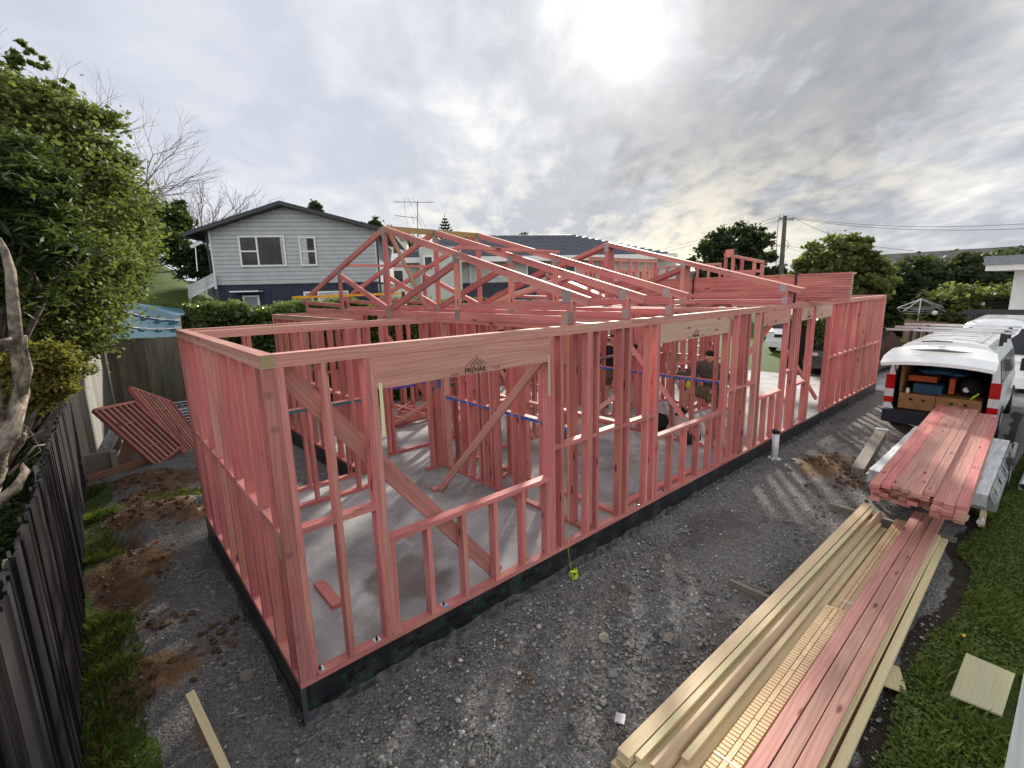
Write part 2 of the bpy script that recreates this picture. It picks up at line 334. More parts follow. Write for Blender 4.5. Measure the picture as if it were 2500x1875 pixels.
# ------------------------------------------------------------------ mesh helpers
ORG = {}
def org(p): return ORG.get(p.name, Vector((0, 0, 0))) if p is not None else Vector((0, 0, 0))
def props(o, label=None, cat=None, group=None, kind=None):
    if label: o['label'] = label
    if cat: o['category'] = cat
    if group: o['group'] = group
    if kind: o['kind'] = kind
    return o
def thing(name, loc, label, cat, group=None):
    o = bpy.data.objects.new(name, None); COL.objects.link(o); o.location = loc; o.empty_display_size = .2
    ORG[o.name] = Vector(loc); return props(o, label, cat, group)
class MB:
    def __init__(s): s.v = []; s.f = []; s.uv = []; s.t = []; s.mi = []
    def face(s, pts, uv=None, tint=(1, 1, 1), mi=0):
        n = len(s.v); s.v += [tuple(p) for p in pts]; s.f.append(tuple(range(n, n+len(pts))))
        s.uv += uv if uv else [(p[0]+p[2]*.37, p[1]+p[2]) for p in pts]
        s.t += [tint]*len(pts); s.mi.append(mi); return s
    def obox(s, c, ax, ay, az, tint=None, mi=0):
        """box: centre c, half-axis vectors; grain along the longest"""
        c = Vector(c); A = [Vector(a) for a in (ax, ay, az)]; L = [a.length for a in A]
        g = max(range(3), key=lambda i: L[i])
        if tint is None:
            k = random.uniform(.76, 1.12); q = random.uniform(-.08, .12); tint = (k, k*(1+q), k*(1+q*.6))
        u0, v0 = random.uniform(0, 50), random.uniform(0, 50)
        for a in range(3):
            b, d = (a+1) % 3, (a+2) % 3
            for sg in (1, -1):
                q = [(-1, -1), (1, -1), (1, 1), (-1, 1)]
                if sg < 0: q = q[::-1]
                pts = []; uv = []
                for (i, j) in q:
                    pts.append(c+A[a]*sg+A[b]*i+A[d]*j)
                    if a == g: uv.append((u0+i*.012, v0+j*L[d]))
                    else:
                        o = b if b != g else d; gi = i if b == g else j; oi = j if b == g else i
                        uv.append((u0+gi*L[g], v0+oi*L[o]+a*.7+sg*.3))
                s.face(pts, uv, tint, mi)
        return s
    def box(s, x0, y0, z0, x1, y1, z1, tint=None, mi=0):
        return s.obox(((x0+x1)/2, (y0+y1)/2, (z0+z1)/2), ((x1-x0)/2, 0, 0), (0, (y1-y0)/2, 0), (0, 0, (z1-z0)/2), tint, mi)
    def beam(s, A, B, w, t, side=(0, 0, 1), tint=None, mi=0):
        """A to B, w across 'side' direction, t across the other"""
        A = Vector(A); B = Vector(B); d = (B-A); sd_ = Vector(side); dn = d.normalized()
        sd_ = (sd_-dn*sd_.dot(dn)).normalized(); o = dn.cross(sd_)
        return s.obox((A+B)/2, d/2, sd_*w/2, o*t/2, tint, mi)
    def tube(s, pts, rad, n=6, caps=True, tint=(1, 1, 1), mi=0):
        pts = [Vector(p) for p in pts]; rad = rad if isinstance(rad, (list, tuple)) else [rad]*len(pts)
        rings = []; ref = Vector((.31, .2, .93))
        base = len(s.v); u0 = random.uniform(0, 20)
        for i, p in enumerate(pts):
            d = (pts[min(i+1, len(pts)-1)]-pts[max(i-1, 0)])
            if d.length < 1e-6: d = Vector((0, 0, 1))
            d.normalize(); a = d.cross(ref)
            if a.length < .05: a = d.cross(Vector((1, 0, 0)))
            a.normalize(); b = d.cross(a)
            for k in range(n):
                th = 2*math.pi*k/n; s.v.append(tuple(p+(a*math.cos(th)+b*math.sin(th))*rad[i]))
        for i in range(len(pts)-1):
            for k in range(n):
                k2 = (k+1) % n
                s.f.append((base+i*n+k, base+i*n+k2, base+(i+1)*n+k2, base+(i+1)*n+k)); s.mi.append(mi)
                s.uv += [(u0+i*.3, k/n*.3), (u0+i*.3, (k+1)/n*.3), (u0+i*.3+.3, (k+1)/n*.3), (u0+i*.3+.3, k/n*.3)]; s.t += [tint]*4
        if caps:
            for i in (0, len(pts)-1):
                s.f.append(tuple(base+i*n+k for k in (range(n-1, -1, -1) if i == 0 else range(n)))); s.mi.append(mi)
                s.uv += [(0, 0)]*n; s.t += [tint]*n
        return s
    def prism(s, poly, axis, a0, a1, tint=(1, 1, 1), mi=0):
        """poly in the other two axes (cyclic order), extruded along axis"""
        def P3(p, a):
            q = [0, 0, 0]; q[axis] = a; q[(axis+1) % 3] = p[0]; q[(axis+2) % 3] = p[1]; return Vector(q)
        s.face([P3(p, a1) for p in poly], None, tint, mi); s.face([P3(p, a0) for p in reversed(poly)], None, tint, mi)
        n = len(poly)
        for i in range(n):
            p, q = poly[i], poly[(i+1) % n]
            s.face([P3(p, a0), P3(q, a0), P3(q, a1), P3(p, a1)], None, tint, mi)
        return s
    def xform(s, M):
        s.v = [tuple(M @ Vector(p)) for p in s.v]; return s
    def build(s, name, mat, parent=None, label=None, smooth=False, base=None):
        me = bpy.data.meshes.new(name)
        if parent is not None: o_ = org(parent)
        elif base is not None: o_ = Vector(base)
        else:
            a = np.array(s.v); o_ = Vector(((a[:, 0].min()+a[:, 0].max())/2, (a[:, 1].min()+a[:, 1].max())/2, a[:, 2].min()))
        vs = [(p[0]-o_.x, p[1]-o_.y, p[2]-o_.z) for p in s.v]
        me.from_pydata(vs, [], s.f)
        uvl = me.uv_layers.new(name='UVMap'); uvl.data.foreach_set('uv', np.array(s.uv, 'f').ravel())
        ca = me.color_attributes.new('tint', 'FLOAT_COLOR', 'CORNER')
        t = np.ones((len(s.t), 4), 'f'); t[:, :3] = np.array(s.t, 'f'); ca.data.foreach_set('color', t.ravel())
        for m in (mat if isinstance(mat, (list, tuple)) else [mat]): me.materials.append(m)
        me.polygons.foreach_set('material_index', s.mi)
        if smooth: me.polygons.foreach_set('use_smooth', [True]*len(s.f))
        o = bpy.data.objects.new(name, me); COL.objects.link(o)
        if parent is not None: o.parent = parent; ORG[o.name] = o_
        else: o.location = o_; ORG[o.name] = o_
        if label: o['label'] = label
        return o
def copy_tree(o, parent=None, off=None):
    c = o.copy(); COL.objects.link(c)
    if parent is not None: c.parent = parent
    if off is not None: c.location = Vector(c.location)+Vector(off)
    for ch in [x for x in bpy.data.objects if x.parent == o]: copy_tree(ch, c)
    return c
def fastmesh(name, verts, faces_flat, nper, tints, mat, base=(0, 0, 0), parent=None):
    """verts Nx3, faces as rows of nper vertices; tints per vertex"""
    nf = len(faces_flat)//nper; me = bpy.data.meshes.new(name)
    me.vertices.add(len(verts)); me.vertices.foreach_set('co', (np.asarray(verts)-np.array(base)).astype('f').ravel())
    me.loops.add(nf*nper); me.loops.foreach_set('vertex_index', np.asarray(faces_flat, 'i'))
    me.polygons.add(nf); me.polygons.foreach_set('loop_start', np.arange(nf, dtype='i')*nper)
    me.update(calc_edges=True)
    ca = me.color_attributes.new('tint', 'FLOAT_COLOR', 'POINT'); t = np.ones((len(verts), 4), 'f')
    tt = np.asarray(tints, 'f'); t[:, :3] = tt if tt.ndim == 2 else tt[:, None]
    ca.data.foreach_set('color', t.ravel()); me.materials.append(mat); me.validate()
    o = bpy.data.objects.new(name, me); COL.objects.link(o)
    if parent is not None: o.parent = parent
    else: o.location = base
    ORG[o.name] = Vector(base); return o
def leaves(name, centers, size, mat, tint, parent, elong=1.7, updown=.5):
    C = np.asarray(centers, float); n = len(C); b = np.array(org(parent))
    a = rng.normal(size=(n, 3)); a[:, 2] *= updown; a /= np.linalg.norm(a, axis=1)[:, None]
    r = rng.normal(size=(n, 3)); c = np.cross(a, r); c /= np.linalg.norm(c, axis=1)[:, None]
    sz = size*rng.uniform(.6, 1.3, n)[:, None]; nrm = np.cross(a, c)
    p0 = C-a*sz*elong*.5; p2 = C+a*sz*elong*.5; p1 = C+c*sz*.5+nrm*sz*.12; p3 = C-c*sz*.5+nrm*sz*.12
    V = np.stack([p0, p1, p2, p3], 1).reshape(-1, 3)
    return fastmesh(name, V, np.arange(4*n), 4, np.repeat(np.clip(tint, 0, 1), 4), mat, b, parent)
def crown_pts(blobs, n, shell=.55, clump=.16, nclump=None):
    """leaf centres in clumps on the outer part of several ellipsoid blobs (c, r)"""
    vol = np.array([b[1][0]*b[1][1]*b[1][2] for b in blobs])**.66; vol /= vol.sum(); out = []; tin = []; heads = []
    for (c, r), v in zip(blobs, vol):
        k = max(6, int((nclump or n/45)*v)); m = int(n*v/k)+1
        d = rng.normal(size=(k, 3)); d /= np.linalg.norm(d, axis=1)[:, None]
        rad = shell+(1-shell)*rng.random(k)**.6*1.12; cc = np.array(c)+d*rad[:, None]*np.array(r); heads.append(cc)
        lt = .25+.5*rng.random(k)
        s = clump*np.mean(r)*rng.uniform(.6, 1.4, k)
        for i in range(k):
            q = rng.normal(size=(m, 3))*s[i]*np.array([1, 1, .6])
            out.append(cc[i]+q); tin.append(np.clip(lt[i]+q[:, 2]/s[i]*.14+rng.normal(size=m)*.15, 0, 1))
    return np.concatenate(out), np.concatenate(tin), np.concatenate(heads)
def tree(name, label, cat, base, blobs, n, size, lm, bark=None, group=None, trunk_r=.09, limbs=9, clump=.16, shell=.55, elong=1.7, nclump=None):
    t = thing(name, base, label, cat, group)
    C, ti, heads = crown_pts(blobs, n, shell, clump, nclump)
    leaves('crown', C, size, lm, ti, t, elong)
    m = MB(); b = Vector(base); top = Vector(np.mean([bb[0] for bb in blobs], 0)); mid = b.lerp(top, .55)
    m.tube([b, b.lerp(mid, .5)+Vector((random.uniform(-.05, .05), random.uniform(-.05, .05), 0)), mid], [trunk_r, trunk_r*.8, trunk_r*.6], 7)
    idx = rng.choice(len(heads), min(limbs, len(heads)), replace=False)
    for i in idx:
        h = Vector(heads[i]); k = mid.lerp(h, .5)+Vector(rng.normal(size=3))*.12*(h-mid).length
        m.tube([b.lerp(mid, random.uniform(.5, 1)), k, h], [trunk_r*.5, trunk_r*.28, trunk_r*.1], 5)
    m.build('trunk', bark or BARK, t, smooth=True)
    return t
def textmesh(name, txt, size, origin, xdir, ydir, mat, parent, align='CENTER', extrude=.0006, bold=0.0):
    cu = bpy.data.curves.new(name, 'FONT'); cu.body = txt; cu.size = size; cu.align_x = align; cu.extrude = extrude; cu.offset = bold
    to = bpy.data.objects.new(name, cu); COL.objects.link(to)
    dg = bpy.context.evaluated_depsgraph_get(); dg.update()
    me = bpy.data.meshes.new_from_object(to.evaluated_get(dg)); bpy.data.objects.remove(to)
    X = Vector(xdir).normalized(); Y = Vector(ydir).normalized(); Z = X.cross(Y); o_ = Vector(origin)-org(parent)
    me.transform(Matrix(((X.x, Y.x, Z.x, o_.x), (X.y, Y.y, Z.y, o_.y), (X.z, Y.z, Z.z, o_.z), (0, 0, 0, 1))))
    me.materials.clear(); me.materials.append(mat)
    o = bpy.data.objects.new(name, me); COL.objects.link(o); o.parent = parent; return o
def skinfig(name, nodes, edges, mat, parent, sub=2):
    me = bpy.data.meshes.new(name); b = org(parent)
    me.from_pydata([tuple(Vector(p)-b) for p, r in nodes], edges, [])
    o = bpy.data.objects.new(name, me); COL.objects.link(o)
    o.modifiers.new('s', 'SKIN'); sub_ = o.modifiers.new('u', 'SUBSURF'); sub_.levels = sub; sub_.render_levels = sub
    sv = me.skin_vertices[0].data
    for i, (p, r) in enumerate(nodes): sv[i].radius = r if isinstance(r, tuple) else (r, r); sv[i].use_root = (i == 0)
    dg = bpy.context.evaluated_depsgraph_get(); dg.update()
    m2 = bpy.data.meshes.new_from_object(o.evaluated_get(dg)); bpy.data.objects.remove(o)
    m2.materials.clear(); m2.materials.append(mat); m2.polygons.foreach_set('use_smooth', [True]*len(m2.polygons))
    q = bpy.data.objects.new(name, m2); COL.objects.link(q); q.parent = parent; return q
def ball(mb, c, r, n=10, tint=(1, 1, 1), mi=0, jit=0.0):
    c = Vector(c); r = (r, r, r) if isinstance(r, (int, float)) else r; base = len(mb.v); rows = n//2+1
    for i in range(rows):
        ph = math.pi*i/(rows-1)
        for k in range(n):
            th = 2*math.pi*k/n; j = 1+random.uniform(-jit, jit)
            mb.v.append((c.x+r[0]*j*math.sin(ph)*math.cos(th), c.y+r[1]*j*math.sin(ph)*math.sin(th), c.z+r[2]*j*math.cos(ph)))
    for i in range(rows-1):
        for k in range(n):
            k2 = (k+1) % n; mb.f.append((base+i*n+k, base+(i+1)*n+k, base+(i+1)*n+k2, base+i*n+k2)); mb.mi.append(mi)
            mb.uv += [(0, 0)]*4; mb.t += [tint]*4
    return mb
# ================================================================== ground
def sst(x, a, b):
    t = np.clip((x-a)/(b-a), 0, 1); return t*t*(3-2*t)
from mathutils import noise as mn
MOUNDS = [(-.45, 6.75, .75, .38, .20), (.05, 6.35, .7, .30, .16), (-.55, 5.1, .7, .42, .22), (.05, 4.75, .5, .30, .12), (-.85, 3.6, .5, .45, .12),
          (-.95, 1.25, .5, .35, .16), (-.75, 2.1, .4, .3, .05), (-.3, 1.35, .3, .3, .03), (8.35, -.95, .75, .42, .16), (7.9, -1.5, .6, .3, .06), (-.4, 5.9, .5, .3, .1)]
HOLES = [(-1.0, 3.0, .35, .4, .18), (-.95, 4.35, .28, .25, .14)]
CHIPS = [(3.35, -.55), (4.6, -.32), (6.1, -.3), (2.75, -.95), (3.2, -1.15), (2.6, -1.2), (2.9, -.2)]
def hgt(x, y, fine=True):
    z = np.full(np.shape(x), -.30)
    z = z+1.75*sst(y, 12.8, 20)*sst(26-x*.6-y*.1, 0, 6)+.6*sst(y, 12.8, 16)*sst(x, 12, 25)
    bank = 5.2*sst(y, 21, 34)*sst(8-x, 0, 8); z = z+bank
    z = z+.25*sst(-1.35-x, 0, .2)*(1-sst(y, 10, 14))
    for cx, cy, rx, ry, h in MOUNDS: z = z+h*np.exp(-((x-cx)/rx)**2-((y-cy)/ry)**2)
    for cx, cy, rx, ry, h in HOLES: z = z-h*np.exp(-((x-cx)/rx)**2-((y-cy)/ry)**2)
    z = z+.03*sst(-2.75-y, 0, .4)
    return z
def hz(x, y): return float(hgt(np.array(float(x)), np.array(float(y))))
def fracn(x, y, s, seed):
    """cheap value noise on arrays"""
    X = x*s+seed*17.3; Y = y*s+seed*5.1; xi = np.floor(X); yi = np.floor(Y); fx = X-xi; fy = Y-yi; fx = fx*fx*(3-2*fx); fy = fy*fy*(3-2*fy)
    def h(a, b): q = np.sin(a*127.1+b*311.7+seed)*43758.5453; return q-np.floor(q)
    return (h(xi, yi)*(1-fx)+h(xi+1, yi)*fx)*(1-fy)+(h(xi, yi+1)*(1-fx)+h(xi+1, yi+1)*fx)*fy
xs = np.unique(np.concatenate([-np.geomspace(2, 600, 34), np.arange(-2, 9.6, .06), np.arange(9.6, 26, .25), 26+np.geomspace(.4, 600, 26)]))
ys = np.unique(np.concatenate([-np.geomspace(4.4, 400, 22), np.arange(-4.4, 9, .07), np.arange(9, 26, .3), 26+np.geomspace(.5, 700, 30)]))
GX, GY = np.meshgrid(xs, ys, indexing='ij'); GZ = hgt(GX, GY)
near = (1-sst(GX, 14, 20))*(1-sst(GY, 12, 16))*(GX > -5)*(GY > -6)
rough = (fracn(GX, GY, 9, 1)-.5)*.022+(fracn(GX, GY, 3, 2)-.5)*.03
clay = np.zeros_like(GX)
for cx, cy, rx, ry, h in MOUNDS: clay = np.maximum(clay, np.clip(h/.1, .5, 1)*np.exp(-(((GX-cx)/rx)**2+((GY-cy)/ry)**2)*.8))
for cx, cy, rx, ry, h in HOLES: clay = np.maximum(clay, np.exp(-(((GX-cx)/rx)**2+((GY-cy)/ry)**2)*.7))
clay = np.maximum(clay, .5*sst(-.3-GX, 0, .8)*sst(GY, .2, 1.0)*(1-sst(GY, 7, 8.5))*fracn(GX, GY, 2.2, 4)*1.3)
clay = np.maximum(clay, .62*np.exp(-(((GX-1.45)/.22)**2+((GY+.78)/.13)**2)))
rough = rough+clay*((fracn(GX, GY, 14, 3)-.5)*.05+(fracn(GX, GY, 6, 6)-.5)*.05)
# the slab zone stays flat and low so nothing pokes through
ins = (GX > .02)*(GX < 15.9)*(GY > .02)*(GY < 7.7)
GZ = GZ+rough*near; GZ = np.where(ins*(GZ > -.2), -.32, GZ)
wob = (fracn(GX, GY, 1.3, 8)-.5)*.35+(fracn(GX, GY, 5, 9)-.5)*.15
grass = sst(-2.95-GY+wob, -.04, .06)*(1-sst(GX, 15, 16))
grass = np.maximum(grass, sst(GY+wob, 13.2, 14)); grass = np.maximum(grass, sst(-1.02-GX+wob*.7+.15*np.sin(GY*3.1), -.03, .08)*sst(GY, -.3, .2)*(1-sst(GY, 7.0, 7.6)))
grass = np.maximum(grass, sst(GX, 17, 18)*sst(GY-2.2, 0, .5)); grass = np.maximum(grass, sst(GX, 32, 34)); ung = sst(-1.3-GX, 0, .1)*(1-sst(GY, 14, 16)); grass = grass*(1-ung); grass = np.maximum(grass, sst(-5-GY, 0, .5))
soil = np.maximum(sst(-2.72-GY+wob*.8, 0, .1)*(1-grass)*(1-sst(GX, 15, 16)), ung)
nx, ny = GX.shape; V = np.stack([GX, GY, GZ], -1).reshape(-1, 3)
idx = np.arange(nx*ny).reshape(nx, ny); F = np.stack([idx[:-1, :-1], idx[1:, :-1], idx[1:, 1:], idx[:-1, 1:]], -1).reshape(-1)
g = fastmesh('ground', V, F, 4, np.ones(len(V)), GROUND)
ca = g.data.color_attributes.new('zone', 'FLOAT_COLOR', 'POINT'); z4 = np.ones((len(V), 4), 'f'); z4[:, 0] = clay.ravel(); z4[:, 1] = grass.ravel(); z4[:, 2] = soil.ravel(); ca.data.foreach_set('color', z4.ravel())
g.data.polygons.foreach_set('use_smooth', [True]*len(g.data.polygons)); props(g, kind='structure')
# concrete driveway
m = MB(); m.box(16.1, -3.6, -.34, 33, 2.3, -.25); d = m.build('driveway', CONC); props(d, kind='structure')

# loose stones: one mass
def stones():
    base = np.array([(1, 0, 0), (-1, 0, 0), (0, 1, 0), (0, -1, 0), (0, 0, 1), (0, 0, -1), (.62, .62, .5), (-.62, .62, .5), (.62, -.62, .5), (-.62, -.62, .5)], float)
    tri = np.array([(0, 6, 4), (6, 2, 4), (2, 7, 4), (7, 1, 4), (1, 9, 4), (9, 3, 4), (3, 8, 4), (8, 0, 4), (0, 2, 6), (2, 1, 7), (1, 3, 9), (3, 0, 8), (0, 5, 2), (2, 5, 1), (1, 5, 3), (3, 5, 0)])
    def zone(n, x0, x1, y0, y1, s0, s1, cl=1.0):
        x = rng.uniform(x0, x1, n); y = rng.uniform(y0, y1, n)
        k = (fracn(x, y, .9, 12)*.6+fracn(x, y, 2.5, 13)*.4) > rng.random(n)*cl
        x, y = x[k], y[k]; return x, y, s0+(s1-s0)*rng.random(len(x))**4
    parts = [zone(26000, -.9, 5.5, -2.9, -.02, .0035, .019), zone(5200, -.6, 4.2, -2.6, -.12, .006, .030, .8), zone(5000, 5.5, 12, -2.6, -.02, .007, .026), zone(9000, -1.1, -.02, -.7, 7.5, .0035, .018),
             zone(6000, -.4, 2.8, -1.9, -.2, .005, .022), zone(1500, -1.1, 2.1, 7.5, 12.5, .01, .04), zone(600, .2, 2.1, 3.9, 7.5, .008, .025)]
    X = np.concatenate([p[0] for p in parts]); Y = np.concatenate([p[1] for p in parts]); Sz = np.concatenate([p[2] for p in parts])
    k = ~((X > -.01)*(Y > -.01)*~((X < 2.14)*(Y > 3.86))); X, Y, Sz = X[k], Y[k], Sz[k]
    Z = hgt(X, Y); n = len(X)
    th = rng.uniform(0, 6.28, n); sc = rng.uniform(.6, 1.25, (n, 3)); sc[:, 2] *= .7
    B = base[None]*sc[:, None]*(1+rng.uniform(-.18, .18, (n, len(base), 1)))
    c, s = np.cos(th)[:, None], np.sin(th)[:, None]
    x = B[:, :, 0]*c-B[:, :, 1]*s; y = B[:, :, 0]*s+B[:, :, 1]*c
    Vv = np.stack([x, y, B[:, :, 2]], -1)*Sz[:, None, None]+np.stack([X, Y, Z+Sz*.3+.004], -1)[:, None]
    Fc = (tri[None]+(np.arange(n)*len(base))[:, None, None]).reshape(-1)
    g_ = rng.uniform(.09, .30, n)+(rng.random(n) > .92)*rng.uniform(.1, .35, n); wr = rng.uniform(0, .14, n)
    T = np.repeat(np.stack([g_*(1+wr*.6), g_, g_*(1-wr)], -1), len(base), 0)
    o = fastmesh('gravel', Vv.reshape(-1, 3), Fc, 3, T, STONEG); props(o, 'loose grey gravel stones scattered over the site ground', 'gravel', kind='stuff')
stones()
def clods():
    o = []; m = MB()
    for cx, cy, rx, ry, h in MOUNDS:
        for i in range(int(46*rx*ry/.2)):
            x = cx+rng.normal()*rx*.55; y = cy+rng.normal()*ry*.6
            if x > -.04 and y > -.04: continue
            r = rng.uniform(.008, .04); ball(m, (x, y, hz(x, y)+r*.2), (r*rng.uniform(.8, 1.5), r, r*.75), 6, jit=.22)
    for (x, y) in CHIPS:
        for i in range(16):
            r = rng.uniform(.012, .05); ball(m, (x+rng.normal()*.11, y+rng.normal()*.06, hz(x, y)+.004), (r*1.3, r, r*.4), 7, jit=.3, mi=1)
    c_, t_ = newmat('clay_clod'); n_ = t_.noise(t_.n('ShaderNodeTexCoord').outputs['Object'], 20, 5)
    finish(t_, t_.mix(t_.smooth(n_, .3, .7), (.055, .032, .018), (.14, .09, .05)), .95, n_, .4, .01)
    c2, t2 = newmat('spilt_concrete'); n2 = t2.noise(t2.n('ShaderNodeTexCoord').outputs['Object'], 20, 5)
    finish(t2, t2.mix(t2.smooth(n2, .3, .7), (.10, .10, .10), (.22, .22, .22)), .95, n2, .4, .01)
    q = m.build('clay_clods', [c_, c2], smooth=False, base=(0, 0, -.3)); props(q, 'broken lumps of brown clay and spilt concrete on the ground', 'clay lumps', kind='stuff')
clods()
def grassblades():
    n = 34000
    x = 2.2+rng.random(n)**1.5*10; y = -2.9-rng.random(n)*1.5
    x2 = rng.uniform(-1.24, -.85, 11000); y2 = rng.uniform(-.1, 7.2, 11000)
    kk = (fracn(x2, y2, 1.6, 21) > .42) & (rng.random(11000) < np.clip((-.8-x2)*3.2, 0, 1)); x2, y2 = x2[kk], y2[kk]
    w1 = (fracn(x, y, 1.3, 8)-.5)*.35+(fracn(x, y, 5, 9)-.5)*.15; k = (-2.95-y+w1 > 0); x, y = x[k], y[k]
    x3 = rng.uniform(-.5, .3, 700); y3 = rng.uniform(5.35, 5.75, 700)
    kp = ~((x > 3.56)*(x < 4.27)*(y < -3.08)*(y > -3.46)); x, y = x[kp], y[kp]
    X = np.concatenate([x, x2, x3]); Y = np.concatenate([y, y2, y3]); n = len(X); Z = hgt(X, Y)
    h = rng.uniform(.02, .11, n)*(.35+1.1*fracn(X, Y, 2.5, 22)); th = rng.uniform(0, 6.28, n); lean = rng.uniform(.2, 1.1, n)*h; wd = rng.uniform(.003, .007, n)
    cx, sx = np.cos(th), np.sin(th); bx, by = -sx*wd, cx*wd
    p0 = np.stack([X-bx, Y-by, Z-.01], -1); p1 = np.stack([X+bx, Y+by, Z-.01], -1)
    p2 = np.stack([X+cx*lean*.5+bx*.8, Y+sx*lean*.5+by*.8, Z+h*.7], -1); p3 = np.stack([X+cx*lean, Y+sx*lean, Z+h], -1)
    V1 = np.stack([p0, p1, p2, p3], 1).reshape(-1, 3); ti = np.repeat(np.clip(rng.normal(.45, .25, n)+(fracn(X, Y, 3, 30)-.5)*.6, 0, 1), 4)
    # clover-like leaflets
    nl = 42000; xl = 2.2+rng.random(nl)**1.5*9; yl = -2.85-rng.random(nl)*1.5; w2 = (fracn(xl, yl, 1.3, 8)-.5)*.35; q = (-2.95-yl+w2 > -.05)&~((xl > 3.56)*(xl < 4.27)*(yl < -3.08)*(yl > -3.46)); xl, yl = xl[q], yl[q]; nl = len(xl)
    r = rng.uniform(.006, .019, nl); zl = hgt(xl, yl)+rng.uniform(.01, .06, nl); a = rng.uniform(0, 6.28, nl); ca, sa = np.cos(a)*r, np.sin(a)*r; tz = rng.normal(size=(4, nl))*.004
    V2 = np.stack([np.stack([xl+ca, yl+sa, zl+tz[0]], -1), np.stack([xl-sa, yl+ca, zl+tz[1]], -1), np.stack([xl-ca, yl-sa, zl+tz[2]], -1), np.stack([xl+sa, yl-ca, zl+tz[3]], -1)], 1).reshape(-1, 3)
    VV = np.concatenate([V1, V2]); T = np.concatenate([ti, np.repeat(rng.uniform(.2, .8, nl), 4)])
    o = fastmesh('grass', VV, np.arange(len(VV)), 4, T, GRASSB); props(o, 'short green grass and clover along the edges of the site', 'grass', kind='stuff')
grassblades()
# hillside grass texture tufts
# ================================================================== slab
fnd = thing('house_foundation', (0, 0, -.3), 'grey concrete floor slab edged with black membrane boards', 'foundation')
m = MB(); e = .006
m.box(.03, .03, -.34, 15.72, 3.84, 0, (1, 1, 1)); m.box(2.18, 3.84, -.34, 15.72, 7.77, 0, (1, 1, 1))
m.build('slab', SLABM, fnd)
def edge(x0, y0, x1, y1): return MB().box(x0, y0, -.36, x1, y1, -.006, (1, 1, 1)).build('edge_board', MEMB, fnd)
for a, b in ((0.0, 1.55), (1.556, 3.9), (3.906, 6.4), (6.406, 9.1), (9.106, 12.2), (12.206, 15.75)): edge(a, 0, b, .03)
edge(0, .03, .03, 3.84); edge(.03, 3.84, 2.15, 3.87); edge(2.15, 3.87, 2.18, 7.8)
m = MB(); m.box(-.008, -.010, -.37, .030, .0, -.002, (1.9, 1.95, 2.1)); m.build('corner_trim', plain('grey_trim', (.06, .065, .075), .5), fnd)
# ragged polythene skirting
def skirt(pts, n, seed):
    m = MB(); random.seed(seed)
    P0 = [Vector(p) for p in pts]
    for i in range(n):
        a = P0[0].lerp(P0[1], i/n); b = P0[0].lerp(P0[1], (i+1)/n)
        if i == 0: oa = random.uniform(.006, .03); ha = random.uniform(.0, .05)
        ob = random.uniform(.006, .03); hb = random.uniform(.0, .05); nn = Vector((0, -1, 0)) if abs((P0[1]-P0[0]).x) > .5 else Vector((-1, 0, 0))
        m.face([a+Vector((0, 0, .05+ha))+nn*.004, a+nn*oa, b+nn*ob, b+Vector((0, 0, .05+hb))+nn*.004]); m.face([a+nn*oa, a+nn*(oa+.03)-Vector((0, 0, .03)), b+nn*(ob+.03)-Vector((0, 0, .03)), b+nn*ob])
        oa, ha = ob, hb
    return m
pl = plain('dusty_polythene', (.07, .07, .072), .5, 0, .7, 14, bump=.4)
skirt([(0, 0, -.29), (15.7, 0, -.29)], 130, 3).build('polythene_edge', pl, fnd)
skirt([(0, 3.8, -.29), (0, 0, -.29)], 34, 4).build('polythene_edge', pl, fnd)
random.seed(11)
# printed words and rings on the membrane
for k, (x, z) in enumerate([(.20, -.20), (.42, -.11), (.62, -.22), (.85, -.13), (1.05, -.22), (1.33, -.10), (1.42, -.22), (1.78, -.12), (1.95, -.22), (2.25, -.10)]):
    textmesh('print', 'Quick', .058, (x, -.001, z), (1, 0, 0), (0, 0, 1), BLACKINK, fnd)
    textmesh('print', 'Set', .058, (x+.15, -.001, z+.015), (1, 0, 0), (0, 0, 1), GREENINK, fnd)
    mm = MB(); cx, cz = x-.12, z+.015
    for j in range(14):
        a0, a1 = j*2*math.pi/14, (j+1)*2*math.pi/14
        mm.face([(cx+.034*math.cos(a0), -.0015, cz+.034*math.sin(a0)), (cx+.034*math.cos(a1), -.0015, cz+.034*math.sin(a1)), (cx+.029*math.cos(a1), -.0015, cz+.029*math.sin(a1)), (cx+.029*math.cos(a0), -.0015, cz+.029*math.sin(a0))])
    for dx in (-.012, .004): mm.face([(cx+dx, -.0015, cz-.02), (cx+dx+.006, -.0015, cz-.02), (cx+dx+.022, -.0015, cz+.004), (cx+dx+.016, -.0015, cz+.004)]); mm.face([(cx+dx+.016, -.0015, cz), (cx+dx+.022, -.0015, cz), (cx+dx+.004, -.0015, cz+.026), (cx+dx-.002, -.0015, cz+.026)])
    mm.build('ring_logo', GREENINK, fnd)

